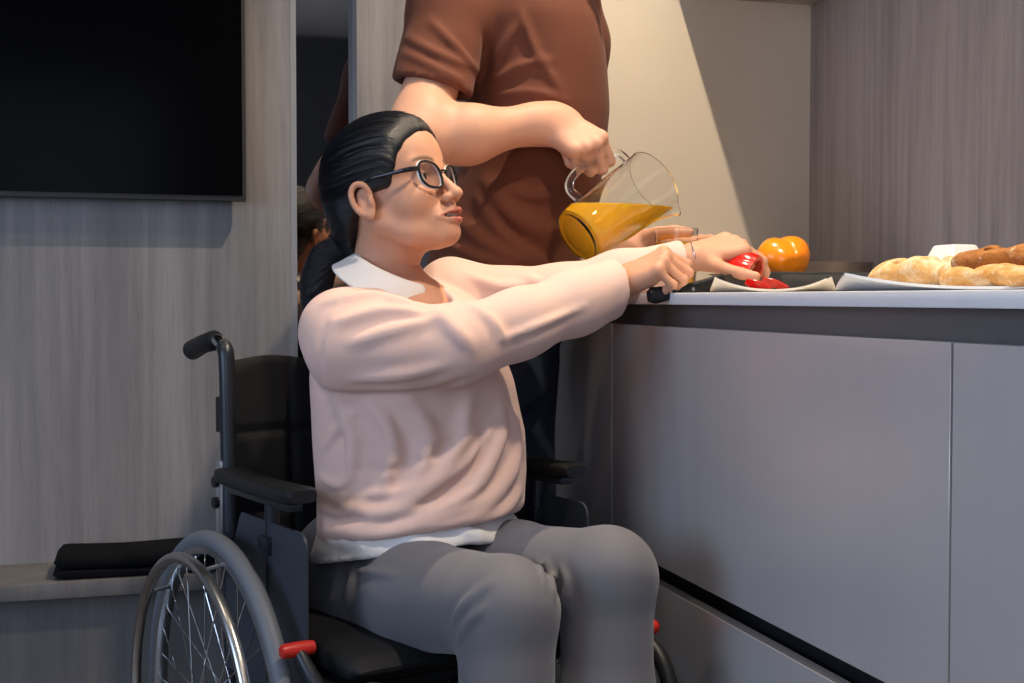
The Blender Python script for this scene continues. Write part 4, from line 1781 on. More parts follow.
def h2w(V):
    return (np.asarray(V) * HS) @ HR.T + HO


VhW = h2w(Vh)

# arms
shR, elR, cuR = W(343, 338, 1.935), W(458, 345, 1.90), W(612, 287, 2.045)
shL, elL, cuL = W(452, 296, 2.17), W(560, 296, 2.19), W(676, 263, 2.155)
wrR, wrL = W(619, 282, 2.05), W(693, 257, 2.15)
hr = Field()
fr_ = frame(D(0.85, -0.35, 0.39), D(0.11, 0.85, 0.515))
tipsR = hand(hr, wrR, fr_, 1, [(58, 78, 40), (66, 84, 40), (70, 88, 45), (74, 90, 45)], (3, 0, -3, -7),
             [(0.80, 0.35, -0.50), (0.85, 0.05, -0.55), (0.9, -0.15, -0.4)], 0.94, fat=0.97)
hr.cap(wrR - unit(wrR - elR) * 0.06, wrR, 0.027, 0.0235, 0.012)
lo = np.minimum(wrR - 0.05, wrR + fr_[:, 0] * 0.12 - 0.05)
VR, FR = hr.mesh(wrR - 0.12, wrR + 0.15, 0.0019)

hl = Field()
xL, yL = unit(D(0.92, 0.22, 0.24)), unit(D(0.25, -0.75, -0.45))
yL = unit(yL - xL * np.dot(xL, yL))
frL = np.stack([xL, yL, np.cross(yL, xL)], 1)
tipsL = hand(hl, wrL, frL, -1, [(38, 38, 18), (42, 40, 20), (46, 42, 22), (50, 44, 22)], (6, 1, -4, -9),
             [(0.25, 0.95, 0.15), (0.50, 0.80, 0.05), (0.62, 0.74, 0.0)], 0.95, fat=0.97)
hl.cap(wrL - unit(wrL - elL) * 0.05, wrL, 0.026, 0.023, 0.012)
VL, FL = hl.mesh(wrL - 0.12, wrL + 0.16, 0.0019)

# body under the clothes
hipR, hipL = chair_pt(-0.02, -0.085, 0.484), chair_pt(-0.02, 0.085, 0.482)
knR, knL = W(506, 609, 1.735), W(606, 577, 1.815)
anR = RT * (-0.005 * 1.66) + F0 * 1.66 + UPZ * 0.19
anL = RT * (0.078 * 1.74) + F0 * 1.74 + UPZ * 0.19
bf = Field()
bf.stack([row(270, 365, 425, 2.07, 0.05), row(300, 335, 460, 2.07, 0.10), row(360, 335, 490, 2.07, 0.12), row(430, 340, 490, 2.07, 0.12),
          row(500, 350, 485, 2.07, 0.11), row(535, 360, 480, 2.07, 0.10)], 0.03)
bf.cap(neck_base, HO * 0.4 + neck_base * 0.6, 0.050, 0.045, 0.03)
bf.chain([shR, elR, wrR - unit(wrR - elR) * 0.03], (0.048, 0.040, 0.027), 0.02)
bf.chain([shL, elL, wrL - unit(wrL - elL) * 0.03], (0.046, 0.038, 0.026), 0.02)
bf.chain([hipR, knR, anR], (0.075, 0.052, 0.038), 0.03)
bf.chain([hipL, knL, anL], (0.075, 0.052, 0.038), 0.03)
for an in (anR, anL):
    bf.cap(an, an + CF * 0.03 - UPZ * 0.02, 0.036, 0.03, 0.01)
Vb, Fb = bf.mesh((-0.3, 1.3, 0.08), (0.9, 2.7, 1.12), 0.009)
V, F = join_meshes([(Vb, Fb), (VhW, Fh), (VR, FR), (VL, FL)])
C = np.concatenate([np.tile(SKIN_W, (len(Vb), 1)), Ch, np.tile(SKIN_W * np.array((1.08, 1.1, 1.1)), (len(VR) + len(VL), 1))])
paint_nails(V, C, tipsR + tipsL, SKIN_W * np.array((1.12, 1.05, 1.08)))
me = mesh_np('body', V - wo, F)
set_colors(me, C)
body = link('body', me, M['skin_w'], woman)

# eyes
M['eye'] = mat('eyeball', (0.75, 0.72, 0.68, 1), 0.12, attr='eye')
for s_ in (-1, 1):
    b = bmesh.new()
    bmesh.ops.create_uvsphere(b, u_segments=32, v_segments=24, radius=0.0125)
    me = bpy.data.meshes.new('eye')
    b.to_mesh(me)
    b.free()
    co = np.array([v.co[:] for v in me.vertices])
    g = unit((1.0, 0.10, 0.12))
    ang = np.degrees(np.arccos(np.clip(co @ g / 0.0125, -1, 1)))
    cc = np.tile((0.72, 0.68, 0.64), (len(co), 1))
    cc[ang < 30] = (0.035, 0.018, 0.01)
    cc[ang < 13] = (0.003, 0.003, 0.003)
    set_colors(me, cc, 'eye')
    c = h2w(np.array((0.0732, s_ * 0.0322, 0.017)))
    me.vertices.foreach_set('co', ((co * HS) @ HR.T + c - wo).astype(np.float32).ravel())
    me.update()
    link('eye', me, M['eye'], woman)

# hair: sleek, drawn back into a low tail
tie_l = np.array((-0.114, 0.0, -0.036))
tw = h2w(tie_l)
tail_pts = [tw, W(326, 256, 2.09), W(318, 276, 2.105), W(314, 300, 2.12), W(312, 330, 2.13)]
tail_l = [HR.T @ (p - HO) / HS for p in tail_pts]
hh = Field()
def hairline(P):
    x, y, z = P[..., 0], P[..., 1], P[..., 2]
    # forehead line, dipping at the temples and running down in front of the ear
    return (x - 0.0925) * 0.85 - (z - 0.1015) * 0.523 - 0.0015 * np.sin(70 * z)


sk = skull_field()


def cap_hair(P):
    dl = -hairline(P)
    t = np.clip(dl / 0.04, 0, 1)
    return sk.value(P) - (0.0022 + 0.0075 * t * (2 - t))


hh.add(cap_hair, (0, 0, 0.05), 0.14, 0.01)
hh.ell((-0.050, 0, 0.012), (0.060, 0.068, 0.075), None, 0.025)
hh.cap((-0.058, 0, -0.010), (-0.100, 0, -0.034), 0.050, 0.018, 0.030)


hh.add(hairline, (0, 0, 0), 1e3, 0.004, 'i')
hh.add(lambda P: (np.where(P[..., 0] > -0.012, 0.012, 0.012 + (P[..., 0] + 0.012) * 1.0) - P[..., 2]) * 0.75, (0, 0, 0), 1e3, 0.004, 'i')
for s_ in (-1, 1):
    hh.ell((0.001, s_ * 0.086, -0.002), (0.019, 0.016, 0.031), rot((0, 1, 0), -0.25), 0.004, 's')
hh.chain(catmull(tail_l, 4), np.interp(np.linspace(0, 1, 17), [0, 0.08, 0.3, 0.6, 1], [0.016, 0.015, 0.023, 0.024, 0.010]), 0.008)


def strands(P):
    ph = np.arctan2(P[..., 1], P[..., 2] + 0.036)
    return (np.sin(ph * 58 + 3 * np.sin(ph * 9)) * 0.5 + np.sin(ph * 31 + 1.0)) * 0.00055


hh.disp = strands
lo = np.minimum(np.array((-0.15, -0.1, -0.06)), np.min(tail_l, 0) - 0.04)
hi = np.maximum(np.array((0.12, 0.1, 0.17)), np.max(tail_l, 0) + 0.04)
Vq, Fq = hh.mesh(lo, hi, 0.0021)
Vq = relax(Vq, Fq, 1, 0.3)
me = mesh_np('hair', Vq, Fq)
ho = link('hair', me, M['hair'], woman)
mw = np.eye(4)
mw[:3, :3] = HR * HS
mw[:3, 3] = HO - wo
ho.matrix_local = Matrix(mw.tolist())
# loose strands over the cap, following the comb direction
rng = random.Random(4)
sb = MB()
for k in range(320):
    phi = rng.uniform(-1.9, 1.9)
    x0 = rng.uniform(-0.03, 0.088)
    ts0 = np.linspace(0, 1, 12)
    q0 = np.sqrt(np.maximum(0.02, 1 - ((x0 + (-0.100 - x0) * ts0 + 0.012) / 0.103) ** 2))
    p = np.stack([x0 + (-0.100 - x0) * ts0, 0.082 * q0 * math.sin(phi), 0.045 + 0.098 * q0 * math.cos(phi)], 1).astype(np.float32)
    for _ in range(4):
        v = hh.value(p)
        g = np.stack([hh.value(p + e) - v for e in np.eye(3, dtype=np.float32) * 0.001], 1) / 0.001
        p = p - (g * v[:, None] / np.maximum((g * g).sum(1), 0.1)[:, None]).astype(np.float32)
    g /= np.linalg.norm(g, axis=1)[:, None] + 1e-6
    keep = (hairline(p) < -0.003) & (p[:, 2] > 0.022 + np.minimum(0.0, p[:, 0] + 0.012)) & (np.abs(hh.value(p)) < 0.002)
    p = (p + g * (0.0004 + 0.0008 * np.sin(4 * ts0 + k)[:, None] ** 2))[keep]
    if len(p) >= 5:
        sb.tube(p, [0.0002] + [0.00045] * (len(p) - 2) + [0.0002], 4)
so = sb.build('loose_strands', M['hair'], ho)
so['kind'] = 'stuff'
tb = MB().torus(tie_l * 1.0 + np.array((-0.004, 0, -0.004)), unit(tail_l[1] - tail_l[0]), 0.0150, 0.0050, 28, 10).build('hair_tie', M['hair_tie'], ho)

# sweatshirt
DT_ = 2.06
sw = Field()
sw.stack([row(279, 362, 428, 2.075, 0.065), row(289, 338, 452, 2.07, 0.105), row(303, 318, 480, 2.06, 0.138), row(340, 312, 498, DT_, 0.155),
          row(380, 311, 514, DT_, 0.155), row(430, 313, 525, DT_, 0.158), row(470, 316, 527, DT_, 0.160), row(505, 318, 525, DT_, 0.165),
          row(530, 318, 516, DT_, 0.168), row(556, 320, 505, DT_, 0.165)], 0.03)
sw.chain([W(342, 330, 1.96), W(356, 343, 1.935), W(400, 347, 1.905), W(458, 345, 1.895), W(520, 324, 1.945), W(575, 303, 2.005), W(624, 285, 2.055)],
         (0.065, 0.075, 0.064, 0.056, 0.0500, 0.0475, 0.0475), 0.028)
sw.chain([shL, W(510, 303, 2.20), elL, W(620, 277, 2.175), cuL + unit(cuL - elL) * 0.004], (0.066, 0.058, 0.051, 0.042, 0.037), 0.028)
base = Field()
base.items = list(sw.items)
# folds fanning over the shoulder
for pts, r in (([(326, 302), (372, 294), (424, 306)], 0.010), ([(334, 322), (385, 309), (432, 314)], 0.009), ([(350, 344), (400, 328), (446, 316)], 0.009),
               ([(436, 308), (452, 326), (472, 348)], 0.011), ([(470, 304), (492, 320), (506, 342)], 0.008),
               ([(500, 340), (540, 325), (585, 306)], 0.006), ([(350, 380), (400, 376), (445, 366)], 0.009),
               # body: draped from the armpit and bloused over the waist
               ([(338, 405), (352, 440), (350, 480)], 0.012), ([(372, 402), (392, 440), (384, 490)], 0.011), ([(405, 400), (430, 440), (408, 500)], 0.013),
               ([(470, 396), (462, 440), (420, 495), (350, 528)], 0.014), ([(500, 392), (500, 440), (470, 492), (400, 524)], 0.013),
               ([(518, 420), (514, 470), (480, 512), (430, 530)], 0.012), ([(330, 500), (370, 512), (420, 505)], 0.012),
               ([(324, 530), (380, 534), (440, 522)], 0.012), ([(470, 528), (500, 515), (522, 490)], 0.012),
               ([(336, 526), (420, 520), (488, 498), (519, 452)], 0.008), ([(340, 496), (410, 490), (468, 462), (503, 405)], 0.009),
               ([(320, 508), (342, 515), (362, 503)], 0.008), ([(320, 478), (338, 486), (352, 474)], 0.007), ([(322, 450), (336, 430), (356, 412)], 0.007),
               # far sleeve
               ([(470, 275), (500, 286), (540, 282)], 0.010), ([(520, 276), (556, 284), (590, 272)], 0.009)):
    drape(sw, base, pts, r * 1.55, r * 1.0)
for pts, r in (([(327, 318), (320, 345), (321, 382)], 0.0028), ([(322, 392), (360, 397), (430, 391), (470, 380)], 0.007),
               ([(395, 420), (410, 455), (392, 495)], 0.006), ([(345, 508), (420, 504), (482, 478), (512, 430)], 0.005), ([(350, 470), (410, 466), (462, 432), (486, 398)], 0.005), ([(482, 420), (478, 462), (440, 500)], 0.006),
               ([(340, 333), (390, 318), (430, 320)], 0.004), ([(330, 515), (390, 522), (450, 512)], 0.005)):
    drape(sw, base, pts, -r * 1.8, r * 1.1 + 0.002)
sw.disp = wave_disp(0.0010, 7, 11)
# neck opening, cuffs and hem
sw.cap(W(392, 258, 2.07), W(399, 292, 2.045), 0.066, 0.062, 0.006, 's')
sw.cap(W(402, 262, 2.04), W(418, 296, 1.99), 0.060, 0.052, 0.010, 's')
axR = unit(cuR - W(540, 316, 1.97))
sw.plane(W(614, 288, 2.045), D(0.93, 0.2, 0.10), 0.004)   # also trims nothing else: the far sleeve is cut by its own end
sw.items.pop()
cutp, cutn = W(613.5, 289, 2.045).astype(np.float32), unit(axR + D(0.1, 0, -0.22)).astype(np.float32)


def cuff_cut(P):
    q = P - cutp
    return np.maximum(-(q @ cutn), np.sqrt((q * q).sum(-1)) - 0.075)


sw.add(cuff_cut, cutp, 0.15, 0.003, 's')
sw.cap(W(596, 294, 2.03), W(650, 280, 2.085), 0.0415, 0.0415, 0.004, 's')
hem_p = W(420, 533, 1.93)
hem_n = unit(D(0.16, -0.10, -1.0))
sw.plane(hem_p, hem_n, 0.012)
Vs, Fs = sw.mesh((-0.15, 1.55, 0.55), (0.85, 2.55, 1.08), 0.0040)
add_part('sweatshirt', Vs, Fs, M['pink_knit'], woman, wo, 1)

# shirt tail below the sweatshirt
st = Field()
st.stack([row(505, 330, 512, DT_, 0.150), row(530, 318, 524, DT_, 0.168), row(552, 312, 542, DT_, 0.180), row(590, 310, 552, DT_, 0.190)], 0.02)
st.plane(W(420, 552, 1.92), unit(D(0.16, -0.10, -1.0)), 0.003)
st.plane(W(420, 512, 1.93), unit(D(-0.16, 0.1, 1)), 0.003)
st.disp = wave_disp(0.0016, 6, 5)
for pts in ([(330, 540), (380, 548)], [(400, 536), (440, 545)], [(455, 528), (490, 540)]):
    ridge(st, pts, 0.008, 0.012, 0.3)
Vs, Fs = st.mesh((-0.15, 1.55, 0.48), (0.85, 2.55, 0.75), 0.005)
add_part('shirt_tail', Vs, Fs, M['white_cotton'], woman, wo, 1)

# collar: two leaves folded over the neckline
cc = W(396, 272, 2.055)
tf = D(0.90, -0.43, 0)
cl_x = unit(tf * math.cos(0.42) - UPZ * math.sin(0.42))
CR = frame(cl_x, np.cross(UPZ, tf))


def collar_pt(u, v):
    """u -1..1 round the neck from right front to left front, v 0 top fold .. 1 outer edge"""
    a = math.pi + u * math.radians(158)
    back = 0.5 - 0.5 * math.cos(a - math.pi) if False else abs(u)
    wdt = 0.040 + 0.014 * back ** 2
    r0 = 0.062 + 0.004 * math.cos(a)
    prof = [(-0.004, -0.020), (0.000, 0.000), (0.004, 0.0045), (0.0095, 0.002), (0.35, -0.35), (0.72, -0.74), (1.0, -1.0)]
    t = v * (len(prof) - 1)
    i = min(int(t), len(prof) - 2)
    f = t - i

    def pr(q):
        dx, dz = prof[q]
        if q >= 4:
            return 0.0095 + dx * wdt * 0.66, 0.002 + dz * wdt * 0.80
        return dx, dz
    a0, a1 = pr(i), pr(i + 1)
    dr = a0[0] * (1 - f) + a1[0] * f
    dz = a0[1] * (1 - f) + a1[1] * f
    # the leaf tips swing outwards and down at the front
    tip = max(0.0, abs(u) - 0.75) / 0.25
    dz -= 0.010 * tip * max(0, (v - 0.5)) * 2
    a += np.sign(u) * 0.10 * tip * max(0, (v - 0.5)) * 2
    r = r0 + dr
    return cc + CR @ np.array((r * math.cos(a) * 1.05, r * math.sin(a) * 0.98, dz + 0.002))


G = np.array([[collar_pt(u, v) for v in np.linspace(0, 1, 19)] for u in np.linspace(-1, 1, 61)]) - wo
co_ = MB().grid(G).build('shirt_collar', M['white_cotton'], woman)
md = co_.modifiers.new('thick', 'SOLIDIFY')
md.thickness = 0.0024
md.offset = 0.0
# left shirt cuff
b = MB()
ax = unit(cuL - elL)
b.tube([cuL + ax * s_ - wo for s_ in (-0.012, 0.004, 0.010)], [0.033, 0.032, 0.031], 24, caps=False)
cu_ = b.build('shirt_cuff', M['white_cotton'], woman)
md = cu_.modifiers.new('thick', 'SOLIDIFY')
md.thickness = 0.002
br = MB().torus(wrL + unit(wrL - elL) * 0.004, unit(wrL - elL), 0.0262, 0.0009, 48, 8, 1.0).build('bracelet', M['chrome'])
tag(br, 'thin silver bracelet round the wrist above the red pepper', 'bracelet')

# trousers
tr = Field()
midR, midL = hipR * 0.5 + knR * 0.5, hipL * 0.5 + knL * 0.5
tr.ell(chair_pt(-0.055, 0, 0.525), (0.130, 0.165, 0.105), np.stack([CF, np.array((-CF[1], CF[0], 0)), UPZ], 1), 0.03)
for hip, mid, kn, an, up_ in ((hipR, midR, knR, anR, 0.004), (hipL, midL, knL, anL, 0.004)):
    tr.chain([hip, mid + UPZ * up_, kn, kn * 0.55 + an * 0.45, an - UPZ * 0.02], (0.083, 0.080, 0.068, 0.063, 0.060), 0.025)
    tr.ell(kn + UPZ * 0.004 + CF * 0.022, (0.050, 0.050, 0.050), None, 0.02)
base = Field()
base.items = list(tr.items)
for pts, r in (([(462, 612), (475, 596), (492, 580)], 0.006), ([(452, 625), (462, 606), (474, 590)], 0.005), ([(458, 640), (468, 622), (482, 608)], 0.006),
               ([(545, 560), (552, 580), (556, 600)], 0.006), ([(560, 566), (566, 585), (562, 606)], 0.006), ([(535, 556), (543, 572), (548, 590)], 0.004),
               ([(340, 560), (335, 590), (330, 610)], 0.010), ([(360, 556), (350, 585), (345, 612)], 0.008), ([(325, 575), (350, 570), (395, 575)], 0.006)):
    drape(tr, base, pts, r * 2.3, r * 0.85 + 0.001)
tr.disp = wave_disp(0.0008, 6, 21)
Vt, Ft = tr.mesh((-0.2, 1.3, 0.10), (0.95, 2.6, 0.74), 0.0043)
add_part('trousers', Vt, Ft, M['grey_trouser'], woman, wo, 1)
for an in (anR, anL):
    sf = Field()
    p = an - UPZ * 0.02
    sf.chain([p + CF * -0.03 - UPZ * 0.018, p + CF * 0.06 - UPZ * 0.020, p + CF * 0.15 - UPZ * 0.028], (0.038, 0.038, 0.030), 0.02)
    sf.cap(p, p - UPZ * 0.01, 0.042, 0.04, 0.02)
    sf.plane((0, 0, 0.1165), (0, 0, -1), 0.004)
    Vf, Ff = sf.mesh(p - 0.2, p + 0.24, 0.006)
    add_part('shoe', Vf, Ff, M['shoe'], woman, wo, 1)

# ------------------------------------------------------------------ spectacles
M['specs_black'] = mat('black_acetate', (0.008, 0.008, 0.009, 1), 0.2)
M['specs_white'] = mat('white_acetate', srgb('#d9d6d3'), 0.25)
M['lens'] = bpy.data.materials.new('clear_lens')
M['lens'].use_nodes = True
_nt = M['lens'].node_tree
_nt.nodes.remove(_nt.nodes['Principled BSDF'])
_tr, _gl, _mx = (_nt.nodes.new(k) for k in ('ShaderNodeBsdfTransparent', 'ShaderNodeBsdfGlossy', 'ShaderNodeMixShader'))
_gl.inputs['Roughness'].default_value = 0.02
_mx.inputs[0].default_value = 0.07
_nt.links.new(_tr.outputs[0], _mx.inputs[1])
_nt.links.new(_gl.outputs[0], _mx.inputs[2])
_nt.links.new(_mx.outputs[0], _nt.nodes['Material Output'].inputs['Surface'])
gw = empty('spectacles', HO)
tag(gw, 'black and white framed spectacles on the seated person\'s nose', 'spectacles')


def g2(V):
    return (np.asarray(V) * HS) @ HR.T


def rim_loop(s_, dx=0.0, grow=0.0):
    pts = []
    for a in np.linspace(0, 2 * math.pi, 40, endpoint=False):
        ca, sa = math.cos(a), math.sin(a)
        y = np.sign(ca) * abs(ca) ** 0.75 * (0.0232 + grow)
        z = np.sign(sa) * abs(sa) ** 0.78 * (0.0202 + grow)
        z += 0.0035 * (y / 0.0255) * (1 if sa > 0 else 0.4)           # raised outer corner
        y2 = y + 0.0012 * (z / 0.018)
        yy = s_ * (0.0318 + y2)
        pts.append((0.0985 + dx - 3.2 * yy * yy, yy, 0.0165 + z))
    return np.array(pts)


rimb = None
for s_ in (-1, 1):
    fr2 = MB().tube(g2(rim_loop(s_, 0.0012)), 0.0019 * HS, 8, closed=True).build('rim', M['specs_black'], gw)
    MB().tube(g2(rim_loop(s_, -0.0020, 0.0003)), 0.0020 * HS, 8, closed=True).build('inner_rim', M['specs_white'], fr2)
    lp = rim_loop(s_, 0.0, -0.0006)
    ce = lp.mean(0) + np.array((0.0012, 0, 0))
    G = np.array([[ce + (p - ce) * t for p in lp] for t in (0.001, 0.35, 0.7, 1.0)])
    ln = MB()
    ln.grid(g2(G), close_v=True)
    ln.grid(g2(G - np.array((0.0012, 0, 0))), close_v=True)
    ln.build('lens', M['lens'], gw)
    tmp = catmull([(0.0890, s_ * 0.0560, 0.0265), (0.078, s_ * 0.0700, 0.0262), (0.045, s_ * 0.0755, 0.0280), (0.008, s_ * 0.0795, 0.0300), (-0.012, s_ * 0.0805, 0.022),
                   (-0.022, s_ * 0.080, 0.004)], 5)
    rr = np.interp(np.linspace(0, 1, len(tmp)), [0, 0.1, 0.35, 0.6, 1], [0.0030, 0.0034, 0.0024, 0.0016, 0.0014]) * HS
    MB().tube(g2(tmp), rr, 8, squash=1.25).build('temple_arm', M['specs_black'], gw)
MB().tube(g2(catmull([(0.0975, -0.0095, 0.022), (0.1005, -0.004, 0.0245), (0.1005, 0.004, 0.0245), (0.0975, 0.0095, 0.022)], 4)), 0.0017, 8).build('bridge', M['specs_black'], gw)


# ------------------------------------------------------------------ the man pouring juice
MD = 2.47
mc = W(510, 300, MD)
mo = np.array((mc[0], mc[1], 0.0))
man = empty('person', mo)
tag(man, 'standing person in a brown T-shirt and jeans, pouring orange juice', 'person')
mneck = W(548, 8, 2.46)
mHO = W(556, -92, 2.42)
mfx = unit(D(0.80, -0.45, -0.28))
mHR = frame(mfx, D(0.45, 0.80, 0))
mHS = 1.10
mnb = mHR.T @ (mneck - mHO) / mHS
mh = head_field(mnb, (0.055, 0.062), True, False)
Vh, Fh = mh.mesh((-0.13, -0.11, -0.22), (0.14, 0.11, 0.15), 0.0042)
Cm = face_colors(Vh, SKIN_M, (0.40, 0.16, 0.12))
Vh = warp_face(Vh, 0.92)
VhM = (Vh * mHS) @ mHR.T + mHO

# right hand round the jug handle
hm = j_base + jx * 0.0915 + jz * 0.124
xM = unit(D(0.86, -0.34, -0.38))
yM = jz
xM = unit(xM - yM * np.dot(xM, yM))
frM = np.stack([xM, yM, np.cross(xM, yM)], 1)
HSM = 1.06
wM = hm - frM @ np.array((0.100, 0.000, -0.022)) * HSM
mf = Field()
tipsM = hand(mf, wM, frM, 1, [(62, 92, 50), (68, 95, 50), (72, 95, 52), (76, 95, 52)], (2, 0, -2, -4),
             [(0.70, 0.40, -0.60), (0.75, -0.05, -0.65), (0.7, -0.5, -0.5)], HSM, fat=1.08)
elM = W(414, 143, 2.22)
shM = W(448, 12, 2.38)
mf.chain([W(437, 70, 2.338), elM + D(-0.0, 0.0, 0.01)], (0.050, 0.049), 0.03)
mf.chain([elM, elM * 0.62 + wM * 0.38, wM * 0.85 + elM * 0.15, wM], (0.047, 0.0480, 0.0315, 0.0285), 0.03)
mf.ell(W(424, 120, 2.245), (0.047, 0.047, 0.043), None, 0.03)
VA, FA = mf.mesh(np.minimum(elM, wM) - 0.16, np.maximum(wM, shM) + 0.17, 0.0026)

# left hand behind the tumbler
xl, yl = unit(D(0.97, 0.10, -0.06)), np.array((0.0, 0.0, 1.0))
yl = unit(yl - xl * np.dot(xl, yl))
frl = np.stack([xl, yl, np.cross(yl, xl)], 1)
gc = g0 + UPZ * 0.078
wl = gc - frl @ np.array((0.075, 0.0, -0.062))
ml = Field()
tipsl = hand(ml, wl, frl, -1, [(22, 42, 30), (24, 46, 32), (26, 48, 34), (28, 50, 36)], (2, 0, -2, -4),
             [(0.45, 0.25, -0.85), (0.75, 0.1, -0.65), (0.95, 0.0, -0.3)], 1.05, fat=1.08)
ell_ = W(560, 205, 2.60)
shl = W(574, 42, 2.60)
ml.cap(wl - unit(wl - ell_) * 0.08, wl, 0.036, 0.029, 0.02)
Vl, Fl = ml.mesh(wl - 0.14, wl + 0.22, 0.0030)

bf = Field()
bf.stack([row(-20, 500, 590, 2.470, 0.07), row(20, 460, 596, 2.480, 0.11), row(110, 475, 600, 2.480, 0.12), row(220, 452, 580, 2.480, 0.12), row(340, 437, 570, 2.480, 0.12)], 0.03)
bf.cap(mneck, mneck + UPZ * -0.05, 0.062, 0.07, 0.03)
bf.chain([shM, elM], (0.042, 0.036), 0.02)
bf.chain([shl, ell_, wl], (0.055, 0.045, 0.032), 0.02)
mhipR, mhipL = W(470, 370, 2.40), W(508, 365, 2.52)
mankR = np.array((*(mhipR[:2] + D(-0.02, 0.04, 0)[:2]), 0.10))
mankL = np.array((*(mhipL[:2] + D(-0.03, 0.03, 0)[:2]), 0.10))
for hp_, ak in ((mhipR, mankR), (mhipL, mankL)):
    bf.chain([hp_, (hp_ + ak) / 2, ak], (0.075, 0.05, 0.038), 0.03)
Vb, Fb = bf.mesh((0.1, 1.7, 0.05), (1.3, 2.66, 1.7), 0.011)
V, F = join_meshes([(Vb, Fb), (VhM, Fh), (VA, FA), (Vl, Fl)])
C = np.tile(SKIN_M, (len(V), 1))
C[len(Vb):len(Vb) + len(VhM)] = Cm
paint_nails(V, C, tipsM + tipsl, SKIN_M * np.array((1.05, 0.98, 1.0)))
me = mesh_np('body', V - mo, F)
set_colors(me, C)
link('body', me, M['skin_m'], man)

mhh = Field()
msk = skull_field(True)
mhh.add(lambda P: msk.value(P) - 0.009, (0, 0, 0.05), 0.14, 0.01)
mhh.ell((-0.045, 0, 0.012), (0.058, 0.069, 0.065), None, 0.02)
mhh.add(lambda P: (P[..., 0] - 0.080) * 0.80 - (P[..., 2] - 0.098) * 0.60 + 1.4 * P[..., 1] ** 2, (0, 0, 0), 1e3, 0.004, 'i')
mhh.plane((0.0, 0, 0.01), (0.5, 0, -0.86), 0.004)
Vq, Fq = mhh.mesh((-0.13, -0.11, -0.08), (0.12, 0.11, 0.17), 0.004)
add_part('hair', (Vq * mHS) @ mHR.T + mHO, Fq, M['hair_short'], man, mo, 0)

# T-shirt
ts_ = Field()
ts_.stack([row(-46, 505, 578, 2.460, 0.062), row(-26, 478, 586, 2.460, 0.088), row(-4, 452, 594, 2.460, 0.115), row(25, 450, 602, 2.465, 0.138), row(60, 460, 607, 2.470, 0.145),
           row(110, 466, 609, 2.470, 0.148), row(160, 462, 605, 2.470, 0.145), row(210, 440, 596, 2.470, 0.145), row(270, 426, 580, 2.470, 0.150),
           row(318, 422, 572, 2.470, 0.150), row(334, 424, 570, 2.470, 0.150)], 0.03)
ts_.chain([W(468, -12, 2.42), W(450, 12, 2.375), W(430, 100, 2.300)], (0.070, 0.0735, 0.0735), 0.030)
ts_.chain([W(572, 8, 2.56), shl, W(574, 120, 2.63)], (0.062, 0.068, 0.064), 0.030)
base = Field()
base.items = list(ts_.items)
for pts, r in (([(400, 32), (430, 50), (470, 66)], 0.008), ([(404, 52), (432, 66), (466, 82)], 0.007), ([(430, 20), (455, 45), (480, 72)], 0.008),
               ([(492, 74), (505, 45), (520, 20)], 0.009), ([(488, 84), (520, 66), (552, 60)], 0.008), ([(490, 96), (530, 92), (566, 100)], 0.007),
               ([(520, 10), (535, 50), (560, 90)], 0.008),
               ([(486, 182), (512, 214), (552, 236)], 0.016), ([(476, 196), (500, 232), (548, 262)], 0.010), ([(450, 214), (490, 246), (540, 266)], 0.012),
               ([(500, 184), (530, 196), (560, 192)], 0.010), ([(440, 240), (480, 258), (520, 268)], 0.009)):
    drape(ts_, base, pts, r * 1.6, r * 1.05)
for pts, r in (([(484, 30), (486, 60), (480, 88)], 0.007), ([(494, 206), (520, 240), (556, 258)], 0.006)):
    drape(ts_, base, pts, -r * 1.3, r * 1.3)
ts_.disp = wave_disp(0.0012, 7, 31)
hp0, hn0 = W(432, 87, 2.305).astype(np.float32), unit(D(-0.24, -0.05, -0.95)).astype(np.float32)


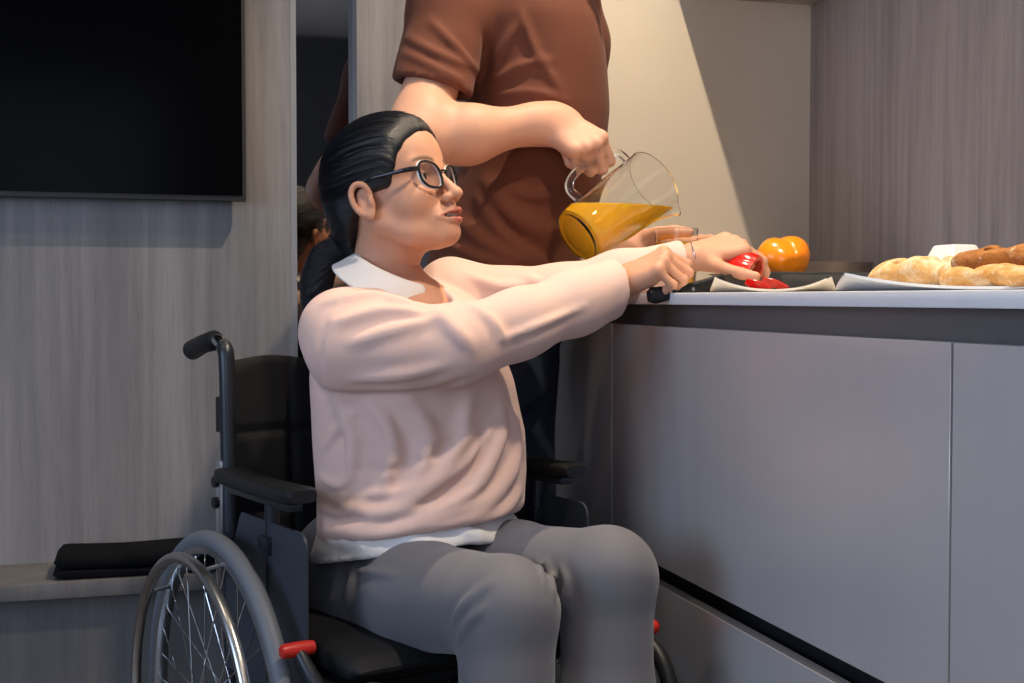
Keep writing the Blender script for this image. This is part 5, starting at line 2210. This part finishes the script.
def sleeve_cut(c, n, rad):
    def f(P):
        q = P - c
        return -np.minimum(q @ n, rad - np.sqrt((q * q).sum(-1)))
    return f


ts_.add(sleeve_cut(hp0, hn0, 0.125), hp0, 0.15, 0.003, 's')
ts_.cap(W(432, 84, 2.31), W(426, 140, 2.28), 0.0565, 0.0565, 0.004, 's')
hp1, hn1 = W(584, 108, 2.55).astype(np.float32), unit(D(0.0, 0.1, -0.99)).astype(np.float32)
ts_.cap(mneck + D(0, 0, 0.02), mneck + D(0, 0, 0.2), 0.063, 0.075, 0.005, 's')
Vs, Fs = ts_.mesh((0.1, 1.8, 0.84), (1.15, 2.66, 1.66), 0.0052)
add_part('t_shirt', Vs, Fs, M['brown_tee'], man, mo, 1)
# collar band
b = MB()
ang = np.linspace(0, 2 * math.pi, 48, endpoint=False)
jn = Field()
jn.stack([row(318, 428, 580, 2.470, 0.14), row(345, 424, 558, 2.470, 0.145), row(400, 436, 548, 2.470, 0.145)], 0.04)
for hp_, ak in ((mhipR, mankR), (mhipL, mankL)):
    kn_ = (hp_ + ak) / 2 + D(0.03, -0.02, 0)
    jn.chain([hp_, kn_, ak + UPZ * 0.0], (0.098, 0.075, 0.066), 0.03)
jn.disp = wave_disp(0.002, 6, 41)
jn.plane((0, 0, 0.05), (0, 0, -1), 0.004)
Vj, Fj = jn.mesh((0.1, 1.8, 0.03), (1.15, 2.66, 0.98), 0.008)
add_part('jeans', Vj, Fj, M['denim'], man, mo, 1)
for ak in (mankR, mankL):
    sf = Field()
    p = np.array((ak[0], ak[1], 0.04))
    dr = unit(D(0.75, -0.6, 0))
    sf.chain([p - dr * 0.05, p + dr * 0.06, p + dr * 0.17], (0.042, 0.042, 0.034), 0.02)
    sf.cap(p, p + UPZ * 0.06, 0.045, 0.045, 0.02)
    sf.plane((0, 0, 0.001), (0, 0, -1), 0.003)
    Vf, Ff = sf.mesh(p - 0.26, p + 0.26, 0.007)
    add_part('shoe', Vf, Ff, M['dark_shoe'], man, mo, 1)
